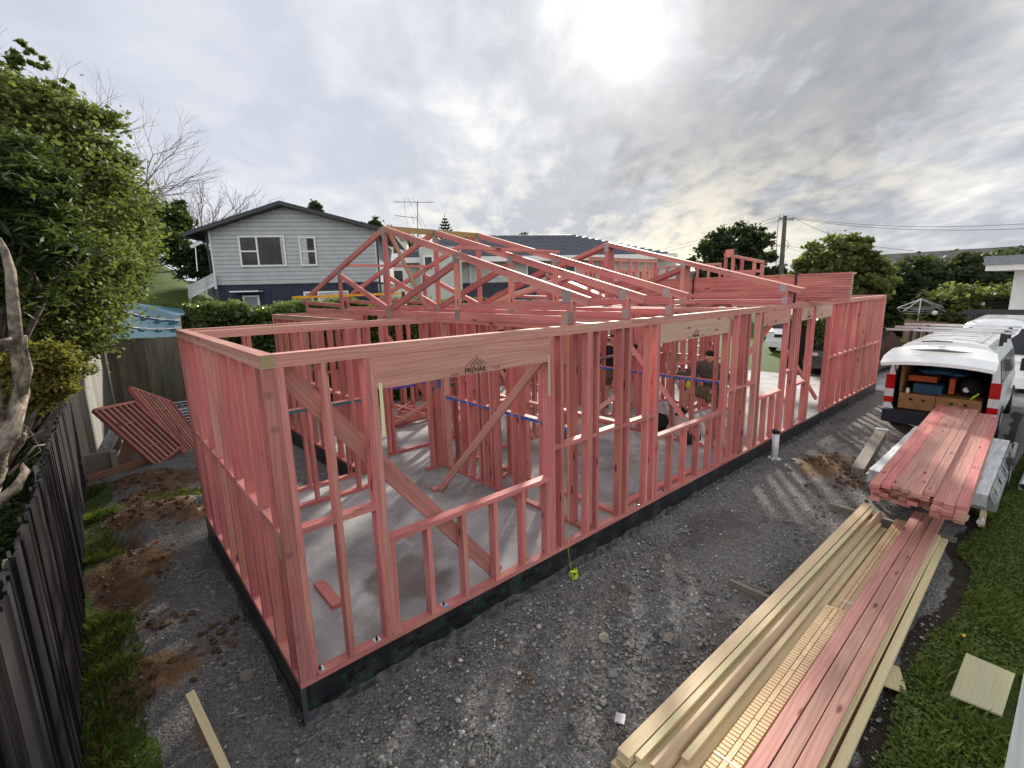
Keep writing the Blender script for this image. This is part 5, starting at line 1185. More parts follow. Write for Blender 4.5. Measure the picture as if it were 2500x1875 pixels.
skinfig('sock', [(ankL+Vector((0, 0, .12)), .055), (ankL, .05)], [(0, 1)], BLKCL, m1); skinfig('sock', [(ankR+Vector((0, 0, .14)), .055), (ankR, .05)], [(0, 1)], BLKCL, m1)
shoe(m1, (7.60, 1.24, .392), (7.42, 1.40, .392), BOOT); shoe(m1, (7.86, .73, 0), (7.68, .86, 0), BOOT)
hand(m1, wrL, (-.7, .6, .05), (0, 0, 1), curl=.8); hand(m1, wrR, (-.7, .3, -.3), (0, 0, 1), curl=.6)
ear = MB(); 
for s_ in (-1, 1): ball(ear, head+Vector((.09*s_*.6, .09*s_*.7, 0)), (.02, .02, .03), 6)
ball(ear, head+Vector((-.07, .07, -.01)), .016, 6); ear.build('ears_and_nose', SKIN, m1)
em = thing('ear_muffs', (7.42, 1.12, 1.02), 'fluorescent yellow ear muffs hanging in front of the man in olive', 'ear muffs')
e0 = onx(1680, 937, 7.42)
m = MB(); ball(m, e0+Vector((0, 0, -.02)), (.03, .055, .07), 12); m.build('cup', HIVIS, em, smooth=True)
m = MB(); ball(m, e0+Vector((.05, -.09, .0)), (.03, .05, .065), 12); m.build('cup', BLACK, em, smooth=True)
m = MB(); m.tube([e0+Vector((0, 0, .03)), e0+Vector((.0, -.03, .15)), e0+Vector((.03, -.07, .14)), e0+Vector((.05, -.09, .04))], .012, 6); m.build('headband', HIVIS, em)
# man 2: black top, shorts, work boots, standing further back
m2 = thing('person', (8.45, 3.62, 0), 'man in a black top and brown shorts standing behind the stud groups', 'person')
hip = Vector((8.42, 3.62, .93)); chest = hip+Vector((0, 0, .42)); neck = hip+Vector((0, 0, .58)); head = hip+Vector((-.02, -.02, .72))
j = dict(kL=Vector((8.36, 3.74, .50)), aL=Vector((8.36, 3.76, .08)), kR=Vector((8.48, 3.50, .50)), aR=Vector((8.50, 3.48, .08)), sL=chest+Vector((-.08, .17, .06)), eL=chest+Vector((-.12, .26, -.2)), wL=chest+Vector((-.25, .15, -.3)), sR=chest+Vector((.08, -.17, .06)), eR=chest+Vector((.15, -.36, .08)), wR=chest+Vector((.20, -.55, .18)))
E1 = [(0, 1), (1, 2), (2, 3), (3, 4), (0, 5), (5, 6), (6, 7), (0, 8), (8, 9), (9, 10), (1, 11), (11, 12), (12, 13), (1, 14), (14, 15), (15, 16)]
skinfig('body', [(hip, .13), (chest, .14), (neck, .06), (head+Vector((0, 0, -.03)), .078), (head+Vector((0, 0, .06)), .085), (hip+Vector((-.05, .08, -.05)), .10), (j['kL'], .065), (j['aL'], .045), (hip+Vector((.05, -.08, -.05)), .10), (j['kR'], .065), (j['aR'], .045), (j['sL'], .06), (j['eL'], .045), (j['wL'], .03), (j['sR'], .06), (j['eR'], .045), (j['wR'], .03)], E1, SKIN, m2)
skinfig('jacket', [(hip+Vector((0, 0, -.08)), .165), (hip+Vector((0, 0, .15)), .165), (chest, .19), (neck, .10), (j['sL'], .10), (j['eL'], .07), (j['wL'], .05), (j['sR'], .10), (j['eR'], .07), (j['wR'], .05)], [(0, 1), (1, 2), (2, 3), (2, 4), (4, 5), (5, 6), (2, 7), (7, 8), (8, 9)], BLKCL, m2)
skinfig('shorts', [(hip+Vector((0, 0, -.06)), .16), (hip+Vector((-.05, .09, -.1)), .12), (j['kL']+Vector((0, 0, .02)), .10), (hip+Vector((.05, -.09, -.1)), .12), (j['kR']+Vector((0, 0, .02)), .10)], [(0, 1), (1, 2), (0, 3), (3, 4)], CAMO, m2)
skinfig('cap', [(head+Vector((0, 0, .05)), .10), (head+Vector((0, 0, .12)), .085)], [(0, 1)], BLKCL, m2)
for a_ in ('aL', 'aR'): p = j[a_]; shoe(m2, (p.x+.05, p.y, 0), (p.x-.19, p.y-.05, 0), BOOT, .16)
hand(m2, j['wR'], (.5, -.7, .3), (0, 0, 1)); hand(m2, j['wL'], (-.8, -.2, -.1), (0, 0, 1))
fc = MB(); ball(fc, head+Vector((-.085, -.02, 0)), .018, 6); ball(fc, head+Vector((-.01, .09, 0)), (.02, .015, .03), 6); ball(fc, head+Vector((-.01, -.1, 0)), (.02, .015, .03), 6); fc.build('ears_and_nose', SKIN, m2)
# ================================================================== fences on the left
random.seed(41)
bf = thing('board_fence', (-1.27, 3.5, G0), 'tall black stained board fence running along the left side', 'fence')
m = MB(); y = -3.0; k = 0; zt = 1.5
TAR = timber('black_stained_boards', (.014, .0125, .0145), (.008, .0075, .009), (.004, .004, .005), (.022, .021, .023), kn=.2, grain=.9, rough=.9)
while y < 7.75:
    w_ = random.uniform(.085, .10); zt = 1.52-.028*max(0, y)+random.uniform(-.02, .02)
    if y > 5: zt -= .05*(y-5)
    x_ = -1.255 if k % 2 else -1.272
    ln = random.uniform(-.008, .008)
    m.obox((x_+ln, y+w_/2, (zt+G0-.05)/2), (.008, 0, 0), (ln, w_*.56, 0), (ln*.5, random.uniform(-.006, .006), (zt-G0+.05)/2)); y += w_*.95; k += 1
m.build('boards', TAR, bf)
for z in (.1, .85): MB().box(-1.34, -3.0, z, -1.29, 7.6, z+.07).build('rail', GREYT, bf)
for y in (-1.5, .9, 3.3, 5.7): MB().box(-1.42, y, G0, -1.33, y+.09, 1.2).build('post', GREYT, bf)
wf = thing('board_fence', (-.9, 10.3, G0), 'silver grey board fence panel between the black fence and the back fence', 'fence')
m = MB(); n = 30
for i in range(n):
    a = Vector((-1.16, 8.15, 0)).lerp(Vector((-.64, 12.5, 0)), i/n); b = Vector((-1.16, 8.15, 0)).lerp(Vector((-.64, 12.5, 0)), (i+.96)/n)
    zt = 1.84+random.uniform(-.015, .015); c_ = (a+b)/2; m.obox((c_.x, c_.y, (zt-.1)/2), (b-a)/2, (.010, 0, 0), (0, 0, (zt+.1)/2))
m.build('boards', FENCEL, wf); MB().box(-1.24, 8.02, G0, -1.13, 8.15, 1.75).build('post', GREYT, wf); MB().beam((-1.14, 8.1, 1.86), (-.62, 12.5, 1.87), .10, .03, (1, 0, 0)).build('capping', GREYT, wf)
wb = thing('board_fence', (2.0, 12.52, 0), 'dark weathered board fence across the back left of the site', 'fence')
m = MB(); x = -.66
while x < 14: w_ = random.uniform(.13, .15); m.box(x, 12.5, -.35, x+w_-.004, 12.52, 1.85+random.uniform(-.02, .01)); x += w_
m.build('boards', FENCEW, wb)
for z in (.4, 1.4): MB().box(-.66, 12.525, z, 14, 12.57, z+.08).build('rail', GREYT, wb)
rw = thing('retaining_sleepers', (-.95, 8.0, G0), 'low grey retaining sleepers below the silver fence panel', 'sleepers')
MB().box(-1.22, 7.96, -.10, -.84, 8.03, .10).build('sleeper', GREYT, rw); MB().box(-1.22, 7.95, -.32, -.82, 8.03, -.105).build('sleeper', GREYT, rw)
MB().beam((-.84, 8.0, .0), (-.30, 12.2, .0), .2, .05, (0, 0, 1)).build('sleeper', GREYT, rw); MB().box(-.66, 12.3, -.35, 5, 12.36, .1).build('sleeper', GREYT, rw)
MB().box(-.86, 7.9, -.3, -.76, 8.02, .1).build('post', GREYT, rw)
loose('timber_plank', (-1.22, 7.72, -.28), (-.38, 8.02, -.22), .13, .05, BROWNT, 'brown plank on the ground in front of the retaining sleepers', 'plank', (0, 0, 1))
loose('log_round', (-.70, 8.35, -.3), (-.52, 8.45, .10), .22, .18, BROWNT, 'dark stump behind the pink frames stacked on the left', 'stump', (1, 0, 0))
# two small pink frames stacked on the left
def panel(label, A, U, Vv, L, wd, n, cut, nogs):
    """frame lying back: plates along U of length L, width along V, n battens"""
    t = thing('small_frame', A, label, 'timber frame', 'small pink frames dumped by the left fence'); A = Vector(A); U = Vector(U).normalized(); Vv = Vector(Vv); Vv = (Vv-U*Vv.dot(U)).normalized(); N = U.cross(Vv)
    def pr(u, v_): return A+U*u+Vv*v_
    MB().beam(pr(0, 0), pr(L, 0), .09, .045, N).build('rail', PINK, t)
    MB().beam(pr(cut, wd), pr(L, wd), .09, .045, N).build('rail', PINK, t)
    MB().beam(pr(0, 0), pr(cut, wd), .09, .045, N).build('end_rail', PINK, t); MB().beam(pr(L, 0), pr(L, wd), .09, .045, N).build('end_rail', PINK, t)
    for i in range(1, n):
        v_ = wd*i/n; u0 = cut*i/n; MB().beam(pr(u0, v_), pr(L, v_), 0.085, .035, N).build('bar', PINKP, t)  # paler pink puts the sunlit edges of the bars into their colour
    for f in nogs: MB().beam(pr(L*f, wd*.3), pr(L*f+.04, wd*.62), .07, .03, N).build('nog', PINK, t)
panel('lower pink barred frame leaning at an angle by the retaining sleepers', (-.97, 8.2, .86), (.76, -.30, -1.22), (.9, .6, .12), 1.45, .66, 7, .25, (.35, .75))
panel('upper pink barred frame with a pointed end propped on the lower one', (-.38, 8.9, 1.10), (.60, -.55, -1.30), (.62, .8, .2), 1.75, .62, 8, .55, (.35, .6))
props(MB().tube([(-.28, 8.3, .42), (-.18, 8.2, .12)], .02, 6).build('lashing', ORANGE), 'orange lashing between the two small pink frames', 'lashing')
# aluminium scaffold frames stacked flat
sc = thing('scaffold_stack', (.75, 11.0, G0), 'stack of silver aluminium scaffold frames at the back left', 'scaffold frames')
for k in range(7):
    z = G0+.05+k*.075; m = MB(); dx = random.uniform(-.04, .04)
    for y in (10.5, 11.5): m.tube([(.25+dx, y, z), (2.0+dx, y, z)], .025, 8)
    for x in np.linspace(.3, 1.9, 6): m.tube([(x+dx, 10.5, z), (x+dx, 11.5, z)], .02, 6)
    m.build('frame', ALU, sc)
# ================================================================== blue shade-cloth tent behind the fence
tp = thing('shade_tent', at(330, 828, 17), 'blue shade cloth tent roof with white clips behind the back fence', 'shade tent')
D1, D2 = 15.5, 17.5
pk = at(297, 732, 17.2); L1 = at(225, 775, 16.2); L2 = at(250, 828, 15.2); R1 = at(436, 770, 17.4); R2 = at(440, 822, 16.4); bk = at(330, 740, 19)
def patch(m, a, b, c, d, n=8, sag=.10):
    P_ = lambda u, v_: (a.lerp(b, u)).lerp(d.lerp(c, u), v_)+Vector((0, 0, -sag*math.sin(math.pi*u)*math.sin(math.pi*v_)))
    for i in range(n):
        for j_ in range(n): m.face([P_(i/n, j_/n), P_((i+1)/n, j_/n), P_((i+1)/n, (j_+1)/n), P_(i/n, (j_+1)/n)])
m = MB(); patch(m, L2, R2, R1, pk); patch(m, L2, pk, L1, L1); patch(m, pk, R1, bk+Vector((2.2, 1, -.4)), bk); m.build('cloth', TARP, tp, smooth=True)
for v_ in (.36, .72):
    m = MB(); pts = [L2.lerp(pk, v_).lerp(R2.lerp(R1, v_), u)+Vector((0, 0, .02-.10*math.sin(math.pi*u)*math.sin(math.pi*v_))) for u in np.linspace(0, 1, 9)]; m.tube(pts, .015, 5); m.build('cord', ALU, tp)
    for u in (.2, .45, .7, .97): c_ = L2.lerp(pk, v_).lerp(R2.lerp(R1, v_), u)+Vector((0, -.03, .03-.1*math.sin(math.pi*u)*math.sin(math.pi*v_))); MB().box(c_.x-.07, c_.y-.03, c_.z-.03, c_.x+.07, c_.y+.03, c_.z+.03, (1, 1, 1)).build('clip', WHITEM, tp)
for p_ in (L2, R2, R1): MB().tube([p_, Vector((p_.x, p_.y, 0))], .03, 6).build('pole', ALU, tp)

# ================================================================== vegetation
rng = np.random.default_rng(5)
LG = 'garden trees beyond the left fence'
def blobs_from(pxs, D, depth=1.0):
    out = []
    for (px, py, rpx) in pxs:
        c = at(px, py, D); r = rpx/FPX*D*.92; out.append(((c.x, c.y, c.z), (r, r*depth, r)))
    return out
def gz(c): return hz(c[0], c[1])
def treepx(name, label, px, D, blobs, n, size, lm, group=None, **k):
    b = at(px, 900, D)
    if group == LG: b.x = min(b.x, -2.1)-.15
    tree(name, label, 'tree' if 'tree' in name else 'shrub', (b.x, b.y, gz(b)-.05), blobs_from(blobs, D), n, size, lm, None, group, **k)
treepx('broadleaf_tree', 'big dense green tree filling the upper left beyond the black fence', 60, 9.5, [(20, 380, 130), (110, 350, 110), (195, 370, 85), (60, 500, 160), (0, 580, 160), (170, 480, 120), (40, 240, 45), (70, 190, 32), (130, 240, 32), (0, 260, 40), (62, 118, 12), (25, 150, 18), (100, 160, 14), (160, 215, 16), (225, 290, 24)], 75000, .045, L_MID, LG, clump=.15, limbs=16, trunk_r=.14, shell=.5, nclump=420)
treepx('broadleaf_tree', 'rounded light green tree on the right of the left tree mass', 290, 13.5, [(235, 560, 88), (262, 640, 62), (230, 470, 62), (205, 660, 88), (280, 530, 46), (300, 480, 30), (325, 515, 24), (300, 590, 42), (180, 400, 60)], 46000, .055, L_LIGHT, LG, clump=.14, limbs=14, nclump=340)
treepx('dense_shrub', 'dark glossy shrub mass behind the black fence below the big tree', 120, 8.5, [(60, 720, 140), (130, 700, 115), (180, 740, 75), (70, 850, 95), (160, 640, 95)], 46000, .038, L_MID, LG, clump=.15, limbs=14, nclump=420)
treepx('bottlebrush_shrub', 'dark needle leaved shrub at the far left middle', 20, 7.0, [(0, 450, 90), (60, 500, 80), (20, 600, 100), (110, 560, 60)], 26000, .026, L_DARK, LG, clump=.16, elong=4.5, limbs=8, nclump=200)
treepx('golden_shrub', 'golden leaved shrub just behind the black fence', 110, 7.0, [(85, 925, 52), (128, 885, 42), (50, 900, 48), (145, 940, 26)], 22000, .027, L_GOLD, LG, clump=.18, limbs=8, nclump=200)
treepx('pittosporum_shrub', 'green shrub leaning over the silver fence panel', 210, 9.5, [(178, 845, 32), (172, 790, 48), (215, 760, 42), (130, 790, 58)], 18000, .036, L_LIGHT, LG, clump=.17, limbs=8, nclump=160)
treepx('conifer_tree', 'dark pointed conifer beside the grey house', 440, 34, [(425, 535, 30), (390, 540, 40), (440, 510, 16), (350, 545, 45)], 9000, .16, L_DARK, LG, clump=.2, limbs=6)
treepx('dark_shrub', 'dark flowering bush on the bank left of the grey house', 420, 30, [(380, 590, 32), (430, 605, 34), (480, 622, 28), (506, 635, 20), (340, 595, 32), (455, 655, 24), (495, 662, 24), (520, 668, 18)], 12000, .11, L_DARK, LG, clump=.2, limbs=5)
treepx('fern_clump', 'grey green fern clump below the white stair rail', 440, 26, [(455, 772, 22), (500, 768, 26), (415, 775, 20), (520, 785, 22)], 5000, .22, L_MID, LG, elong=4, limbs=4)
tree('undergrowth_shrub', 'dark tangled undergrowth between the dead tree and the black fence', 'shrub', (-2.2, 3, -.05), [((-2.15, y_, .55), (.55, .75, .6)) for y_ in (.9, 1.9, 2.9, 3.9, 4.9, 5.9, 6.9)], 26000, .035, L_DARK, clump=.2, limbs=10, shell=.3)
# bare trees
def bare(name, label, base, dirs, L0, r0, depth, seed, mat=BARKP):
    random.seed(seed); t = thing(name, base, label, 'tree', 'leafless winter trees'); m = MB(); tw = MB()
    def grow(p, d, L, r, k):
        p2 = p+d*L*.5+Vector((random.uniform(-1, 1), random.uniform(-1, 1), random.uniform(-1, 1)))*L*.06; d2 = (d+Vector((random.uniform(-.2, .2), random.uniform(-.2, .2), random.uniform(0, .15)))).normalized(); p3 = p2+d2*L*.5
        (m if k >= depth-2 else tw).tube([p, p2, p3], [r, r*.82, r*.68], 5 if k > 2 else 3, caps=False)
        if k <= 0: return
        for i in range(3 if k > 1 else 2):
            a = random.uniform(.25, .75); ax = Vector((random.uniform(-1, 1), random.uniform(-1, 1), random.uniform(-.4, .6))).cross(d2)
            if ax.length < .1: continue
            nd = (Quaternion(ax.normalized(), a) @ d2); nd = (nd+Vector((0, 0, .10))).normalized(); grow(p3 if i < 2 else p2, nd, L*random.uniform(.62, .85), r*.60, k-1)
    for d in dirs: grow(Vector(base), Vector(d).normalized(), L0, r0, depth)
    m.build('trunk', mat, t, smooth=True); tw.build('twigs', mat, t)
b = at(500, 620, 38); bare('bare_tree', 'leafless tree spreading behind the grey house roof', (b.x, b.y, 4.2), [(-.75, .35, .75), (-.35, .2, 1), (.15, .0, 1), (-1, .6, .55), (.5, -.3, .9)], 2.15, .11, 5, 3)
b = at(110, 360, 17); bare('bare_tree', 'leafless tree top rising over the big green tree at the upper left', (b.x, b.y, 4.5), [(-.5, .2, 1), (.35, -.1, .9), (-.15, 0, 1), (.7, -.4, .45), (-1, .4, .8)], 1.35, .04, 5, 9)
# dead twisted tree at the left edge
dt = thing('dead_tree', (-1.75, .1, G0), 'silvery dead twisted tree trunk at the left edge', 'tree')
m = MB(); random.seed(2)
def dead(pxs, rs, D=2.35):
    pts = [CAM+ray(x, y).normalized()*D*random.uniform(.98, 1.02) for x, y in pxs]; m.tube(pts, [q*.40 for q in rs], 9)
dead([(-75, 1330), (-55, 1230), (-15, 1140), (22, 1065), (52, 960), (45, 880), (38, 800), (30, 720), (26, 660), (10, 610), (-2, 580)], [.13, .11, .085, .07, .06, .05, .045, .04, .036, .028, .012])
dead([(30, 1100), (-10, 1000), (-20, 900), (-30, 800)], [.05, .045, .04, .035])
dead([(52, 960), (70, 900), (60, 850), (62, 820)], [.04, .03, .02, .012])
dead([(-30, 860), (0, 835), (28, 825)], [.03, .022, .01]); dead([(0, 1130), (45, 1080), (60, 1060)], [.05, .04, .02]); dead([(-10, 1230), (40, 1190), (62, 1150), (50, 1130)], [.05, .04, .03, .015])
dead([(-20, 1130), (40, 1080), (90, 1060), (105, 1050)], [.014, .012, .009, .005]); dead([(20, 1160), (60, 1120), (85, 1090), (110, 1085)], [.014, .012, .01, .005]); dead([(30, 1020), (70, 1045), (100, 1100), (60, 1130)], [.004, .004, .004, .003])
m.build('trunk', DEADW, dt, smooth=True)
# hedges
def hedge(name, label, x0, x1, y0, y1, z0_, z1_, n, size, lm, group=None, tops=1.0, cat='hedge'):
    t = thing(name, ((x0+x1)/2, (y0+y1)/2, z0_), label, cat, group)
    k = n; f = rng.random(k); X = rng.uniform(x0, x1, k); wv_ = (fracn(X, X*0, 1.4, 5)-.5)*.35*tops+(fracn(X, X*0, 4.3, 7)-.5)*.2*tops
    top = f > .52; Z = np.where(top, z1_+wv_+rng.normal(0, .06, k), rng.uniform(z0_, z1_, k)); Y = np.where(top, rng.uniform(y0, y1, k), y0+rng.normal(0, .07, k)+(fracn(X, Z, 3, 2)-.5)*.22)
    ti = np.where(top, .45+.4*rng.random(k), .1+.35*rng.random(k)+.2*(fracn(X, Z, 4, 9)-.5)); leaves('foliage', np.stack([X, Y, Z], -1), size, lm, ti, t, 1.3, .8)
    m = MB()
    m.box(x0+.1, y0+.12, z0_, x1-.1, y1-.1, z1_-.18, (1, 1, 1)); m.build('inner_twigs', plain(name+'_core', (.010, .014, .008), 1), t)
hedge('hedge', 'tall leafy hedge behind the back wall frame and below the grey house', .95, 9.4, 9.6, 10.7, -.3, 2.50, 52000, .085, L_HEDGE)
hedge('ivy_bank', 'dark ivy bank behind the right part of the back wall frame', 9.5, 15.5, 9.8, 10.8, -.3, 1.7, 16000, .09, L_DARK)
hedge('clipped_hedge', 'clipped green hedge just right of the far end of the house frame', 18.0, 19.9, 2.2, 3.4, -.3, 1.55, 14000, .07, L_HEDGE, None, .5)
hedge('garden_hedge', 'leafy green hedge beyond the parked vans', 24.0, 33.0, -3.2, -1.2, -.3, 2.2, 22000, .13, L_MID, None, .8)
c = at(2430, 770, 25.5)
for k, (px, l) in enumerate(((2330, 'left bush of the leafy row behind the nose on van'), (2400, 'middle bush of the leafy row behind the nose on van'), (2470, 'right bush of the leafy row behind the nose on van'))):
    treepx('leafy_shrub', l, px, 26, [(px, 770, 52), (px-30, 790, 45), (px+30, 780, 48)], 9000, .12, L_MID, 'leafy bushes behind the vans', clump=.2, limbs=5)
RG = 'trees on the right behind the house frame'
treepx('spreading_tree', 'open crowned dark tree behind the small pink gable frame', 1800, 48, [(1800, 590, 44), (1755, 605, 38), (1845, 600, 36), (1725, 640, 34), (1780, 640, 46), (1850, 645, 34), (1890, 668, 26), (1820, 670, 40), (1740, 672, 34)], 17000, .22, L_FAR, RG, clump=.15, limbs=14, trunk_r=.3, shell=.35)
treepx('glossy_tree', 'glossy green tree right of the power pole', 2030, 30, [(2000, 640, 42), (2050, 620, 40), (2085, 630, 42), (1965, 665, 34), (2050, 690, 70), (2110, 690, 48), (2000, 700, 50), (2110, 650, 34)], 26000, .15, L_MID, RG, clump=.15, limbs=10, nclump=300)
for k, (px, D, bl, l) in enumerate([(2210, 36, [(2180, 704, 44), (2230, 684, 42), (2260, 724, 46), (2190, 764, 46)], 'dark tree behind the clothesline, left one'), (2310, 38, [(2290, 714, 42), (2330, 684, 44), (2370, 714, 44), (2310, 759, 36)], 'dark tree behind the clothesline, middle one'),
     (2400, 40, [(2390, 674, 36), (2430, 679, 42), (2400, 729, 46), (2360, 764, 36)], 'dark tree behind the clothesline, right one'), (2480, 44, [(2460, 674, 42), (2500, 674, 46), (2540, 684, 56)], 'dark tree behind the white walled house')]):
    treepx('dark_tree', l, px, D, bl, 11000, .19, L_FAR, RG, clump=.19, limbs=5)
for k, (px, py, r_, D, l) in enumerate([(1400, 607, 22, 60, 'small dark treetop above the tiled roof, left'), (1335, 612, 12, 70, 'tiny treetop beside the chimney line'), (1275, 585, 16, 50, 'round dark treetop showing over the tiled roof ridge'), (1500, 615, 16, 70, 'treetop behind the packed truss peak'), (1525, 622, 20, 70, 'treetop right of the packed truss peak'), (1440, 640, 30, 60, 'low dark tree left of the packed trusses'),
       (905, 570, 26, 60, 'dark treetop on the hill between the two houses'), (960, 590, 40, 60, 'dark wooded slope tree behind the second house'), (1000, 600, 36, 62, 'dark hillside tree above the second house gutter'), (915, 545, 12, 52, 'treetop just right of the grey house eave'), (770, 505, 12, 45, 'treetop behind the grey house roof slope'), (1960, 720, 40, 70, 'low dark tree at the foot of the power pole'), (1880, 715, 40, 75, 'low dark trees behind the truss stack')]):
    treepx('distant_tree', l, px, D, [(px, py, r_), (px-r_*.6, py+r_*.5, r_*.8), (px+r_*.6, py+r_*.6, r_*.8)], 2600, .01*D*.28, L_FAR, 'distant treetops', clump=.22, limbs=4)
# norfolk pine
b = at(1091, 640, 70); npn = thing('norfolk_pine', (b.x, b.y, b.z), 'tiny norfolk pine with tiered branches on the skyline', 'tree'); m = MB(); top = at(1091, 522, 70); Hh = top.z-b.z
m.tube([b, (b.x, b.y, top.z)], [.14, .03], 5); m.build('trunk', BARK, npn); m = MB()
for i in range(13):
    z = b.z+Hh*(.15+.8*i/13); r_ = 2.1*(1-i/13)**.8+.1
    for k in range(9):
        a = k*2*math.pi/9+i; e_ = Vector((b.x+r_*math.cos(a), b.y+r_*math.sin(a), z+.25*r_)); m.tube([(b.x, b.y, z), (b.x+r_*.6*math.cos(a), b.y+r_*.6*math.sin(a), z-.02), e_], [.10, .12, .04], 4)
m.build('crown', L_FAR, npn)

# ================================================================== buildings
def local(o, az): return Matrix.Translation(o) @ Matrix.Rotation(az, 4, 'Z')
# grey weatherboard house
HL = at(527, 697, 28); az = R(-32.5); M = local(Vector((HL.x, HL.y, 0)), az); W_ = 7.75; zb_ = HL.z; ze = zb_+2.62; zr = 7.65; g0 = 1.1
hs = thing('weatherboard_house', (HL.x, HL.y, g0), 'pale grey weatherboard house with a navy lower storey', 'house')
zr = at(699, 497, 26.5).z; ridge_x = 3.15
DP = 9.0
m = MB(); m.prism([(0, ze-.3), (0, zb_), (DP, zb_), (DP, ze-.3)][::-1], 0, 0, W_); m.face([(0, -.001, ze-.3), (W_, -.001, ze-.3), (W_, -.001, ze), (ridge_x+.35, -.001, zr-.12), (0, -.001, ze)][::1]); m.xform(M); m.build('upper_wall', WBOARD, hs)
m = MB(); m.prism([(.06, g0-1), (.06, zb_), (DP, zb_), (DP, g0-1)], 0, .06, W_-.06); m.xform(M); m.build('lower_wall', NAVYB, hs)
for xx in (-.02, W_-.06): m = MB(); m.box(xx, -.03, zb_, xx+.08, 0.0, ze, (1, 1, 1)); m.xform(M); m.build('corner_board', WHITEP, hs)
rxr = ridge_x+.35; m = MB(); sL = (zr-ze)/rxr; sR = (zr-ze)/(W_-rxr)
for (xa, za, xb, zb2) in ((-.9, ze-.9*sL-.0, rxr, zr), (rxr, zr, W_+.9, ze-.9*sR)):
    q = [(xa, -.55, za), (xb, -.55, zb2), (xb, DP+.4, zb2), (xa, DP+.4, za)]; m.face([(x, y, z+.10) for x, y, z in q]); m.face([(x, y, z-.08) for x, y, z in q][::-1])
    m.face([(xa, -.55, za-.08), (xb, -.55, zb2-.08), (xb, -.55, zb2+.10), (xa, -.55, za+.10)]); m.face([(xa, -.55, za+.1), (xa, DP+.4, za+.1), (xa, DP+.4, za-.08), (xa, -.55, za-.08)][::1 if xa < 0 else -1])
    if xb > W_: m.face([(xb, -.55, zb2+.1), (xb, DP+.4, zb2+.1), (xb, DP+.4, zb2-.08), (xb, -.55, zb2-.08)])
m.xform(M); m.build('roof', DROOF, hs)
for xx in (-.9, W_+.82): m = MB(); zz_ = (ze-.9*sL if xx < 0 else ze-.9*sR)-.12; m.box(xx-.03, -.5, zz_, xx+.10, DP, zz_+.12, (1, 1, 1)); m.xform(M); m.build('gutter', DROOF, hs)
for xx in (-.12, W_+.05): m = MB(); m.tube([(xx, -.02, ze-.2), (xx, -.02, g0)], .05, 8); m.xform(M); m.build('downpipe', DROOF, hs)
def win(parent, M, x0, x1, z0_, z1_, bars=(), hb=None, curtain=None, y=-.02):
    m = MB()
    for (a, b_, c_, d_) in ((x0-.08, x1+.08, z1_, z1_+.08), (x0-.08, x1+.08, z0_-.08, z0_), (x0-.08, x0, z0_, z1_), (x1, x1+.08, z0_, z1_)): m.box(a, y-.04, c_, b_, y+.01, d_, (1, 1, 1))
    for b_ in bars: m.box(b_-.04, y-.045, z0_, b_+.04, y+.008, z1_, (1, 1, 1))
    if hb: m.box(hb[0], y-.042, hb[2]-.035, hb[1], y+.009, hb[2]+.035, (1, 1, 1))
    m.xform(M); f = m.build('window', WHITEM, parent); m = MB(); m.box(x0, y-.02, z0_, x1, y+.015, z1_, (1, 1, 1)); m.xform(M); m.build('pane', GLASS, f)
    if curtain:
        for (a, b_) in curtain: m = MB(); m.box(a, y-.024, z0_+.02, b_, y-.0205, z1_-.02, (1, 1, 1)); m.xform(M); m.build('curtain', CURT, f)
def fx(px, py):   # local x on the house front
    d = ray(px, py); Mi = M.inverted(); o_ = Mi @ CAM; dd = Mi.to_3x3() @ d; t_ = (0-o_.y)/dd.y; p = o_+dd*t_; return p.x, p.z
a = fx(585, 580); b_ = fx(697, 646); c_ = fx(628, 600)[0]; win(hs, M, a[0], b_[0], b_[1], a[1], [c_], (a[0], c_, (a[1]+b_[1])/2), [(b_[0]-.12, b_[0]-.02)])
a = fx(733, 582); b_ = fx(772, 645); win(hs, M, a[0], b_[0], b_[1], a[1], [], (a[0], b_[0], (a[1]+b_[1])/2), [(a[0]+.02, a[0]+(b_[0]-a[0])*.48)])
a = fx(745, 716); b_ = fx(850, 755); c_ = fx(778, 720)[0]; win(hs, M, a[0], b_[0], b_[1]-.3, a[1], [c_], None, [(c_+.05, b_[0]-.05), (a[0]+.02, c_-.3)], y=.03)
dl = fx(589, 722); dr = fx(634, 722); m = MB(); m.box(dl[0]+.04, .0, g0-.5, dl[0]+.13, .07, dl[1], (1, 1, 1)); m.box(dr[0]-.13, 0, g0-.5, dr[0]-.04, .07, dr[1], (1, 1, 1)); m.box(dl[0]+.04, 0, dl[1]-.08, dr[0]-.04, .07, dl[1], (1, 1, 1)); m.xform(M); dd_ = m.build('door', WHITEM, hs)
m = MB(); m.box(dl[0]+.14, .03, g0-.5, dr[0]-.14, .068, dl[1]-.09, (1, 1, 1)); m.xform(M); m.build('panel', plain('grey_door', (.22, .24, .26), .5), dd_)
a = fx(572, 714); b_ = fx(641, 714); m = MB(); m.box(a[0], -.6, a[1]-.0, b_[0], .06, a[1]+.06, (1, 1, 1), ); m.xform(M); m.build('canopy', WHITEM, hs); m = MB(); m.box(a[0]+.03, -.57, a[1]+.061, b_[0]-.03, .06, a[1]+.12, (1, 1, 1)); m.xform(M); m.build('canopy_roof', DROOF, hs)
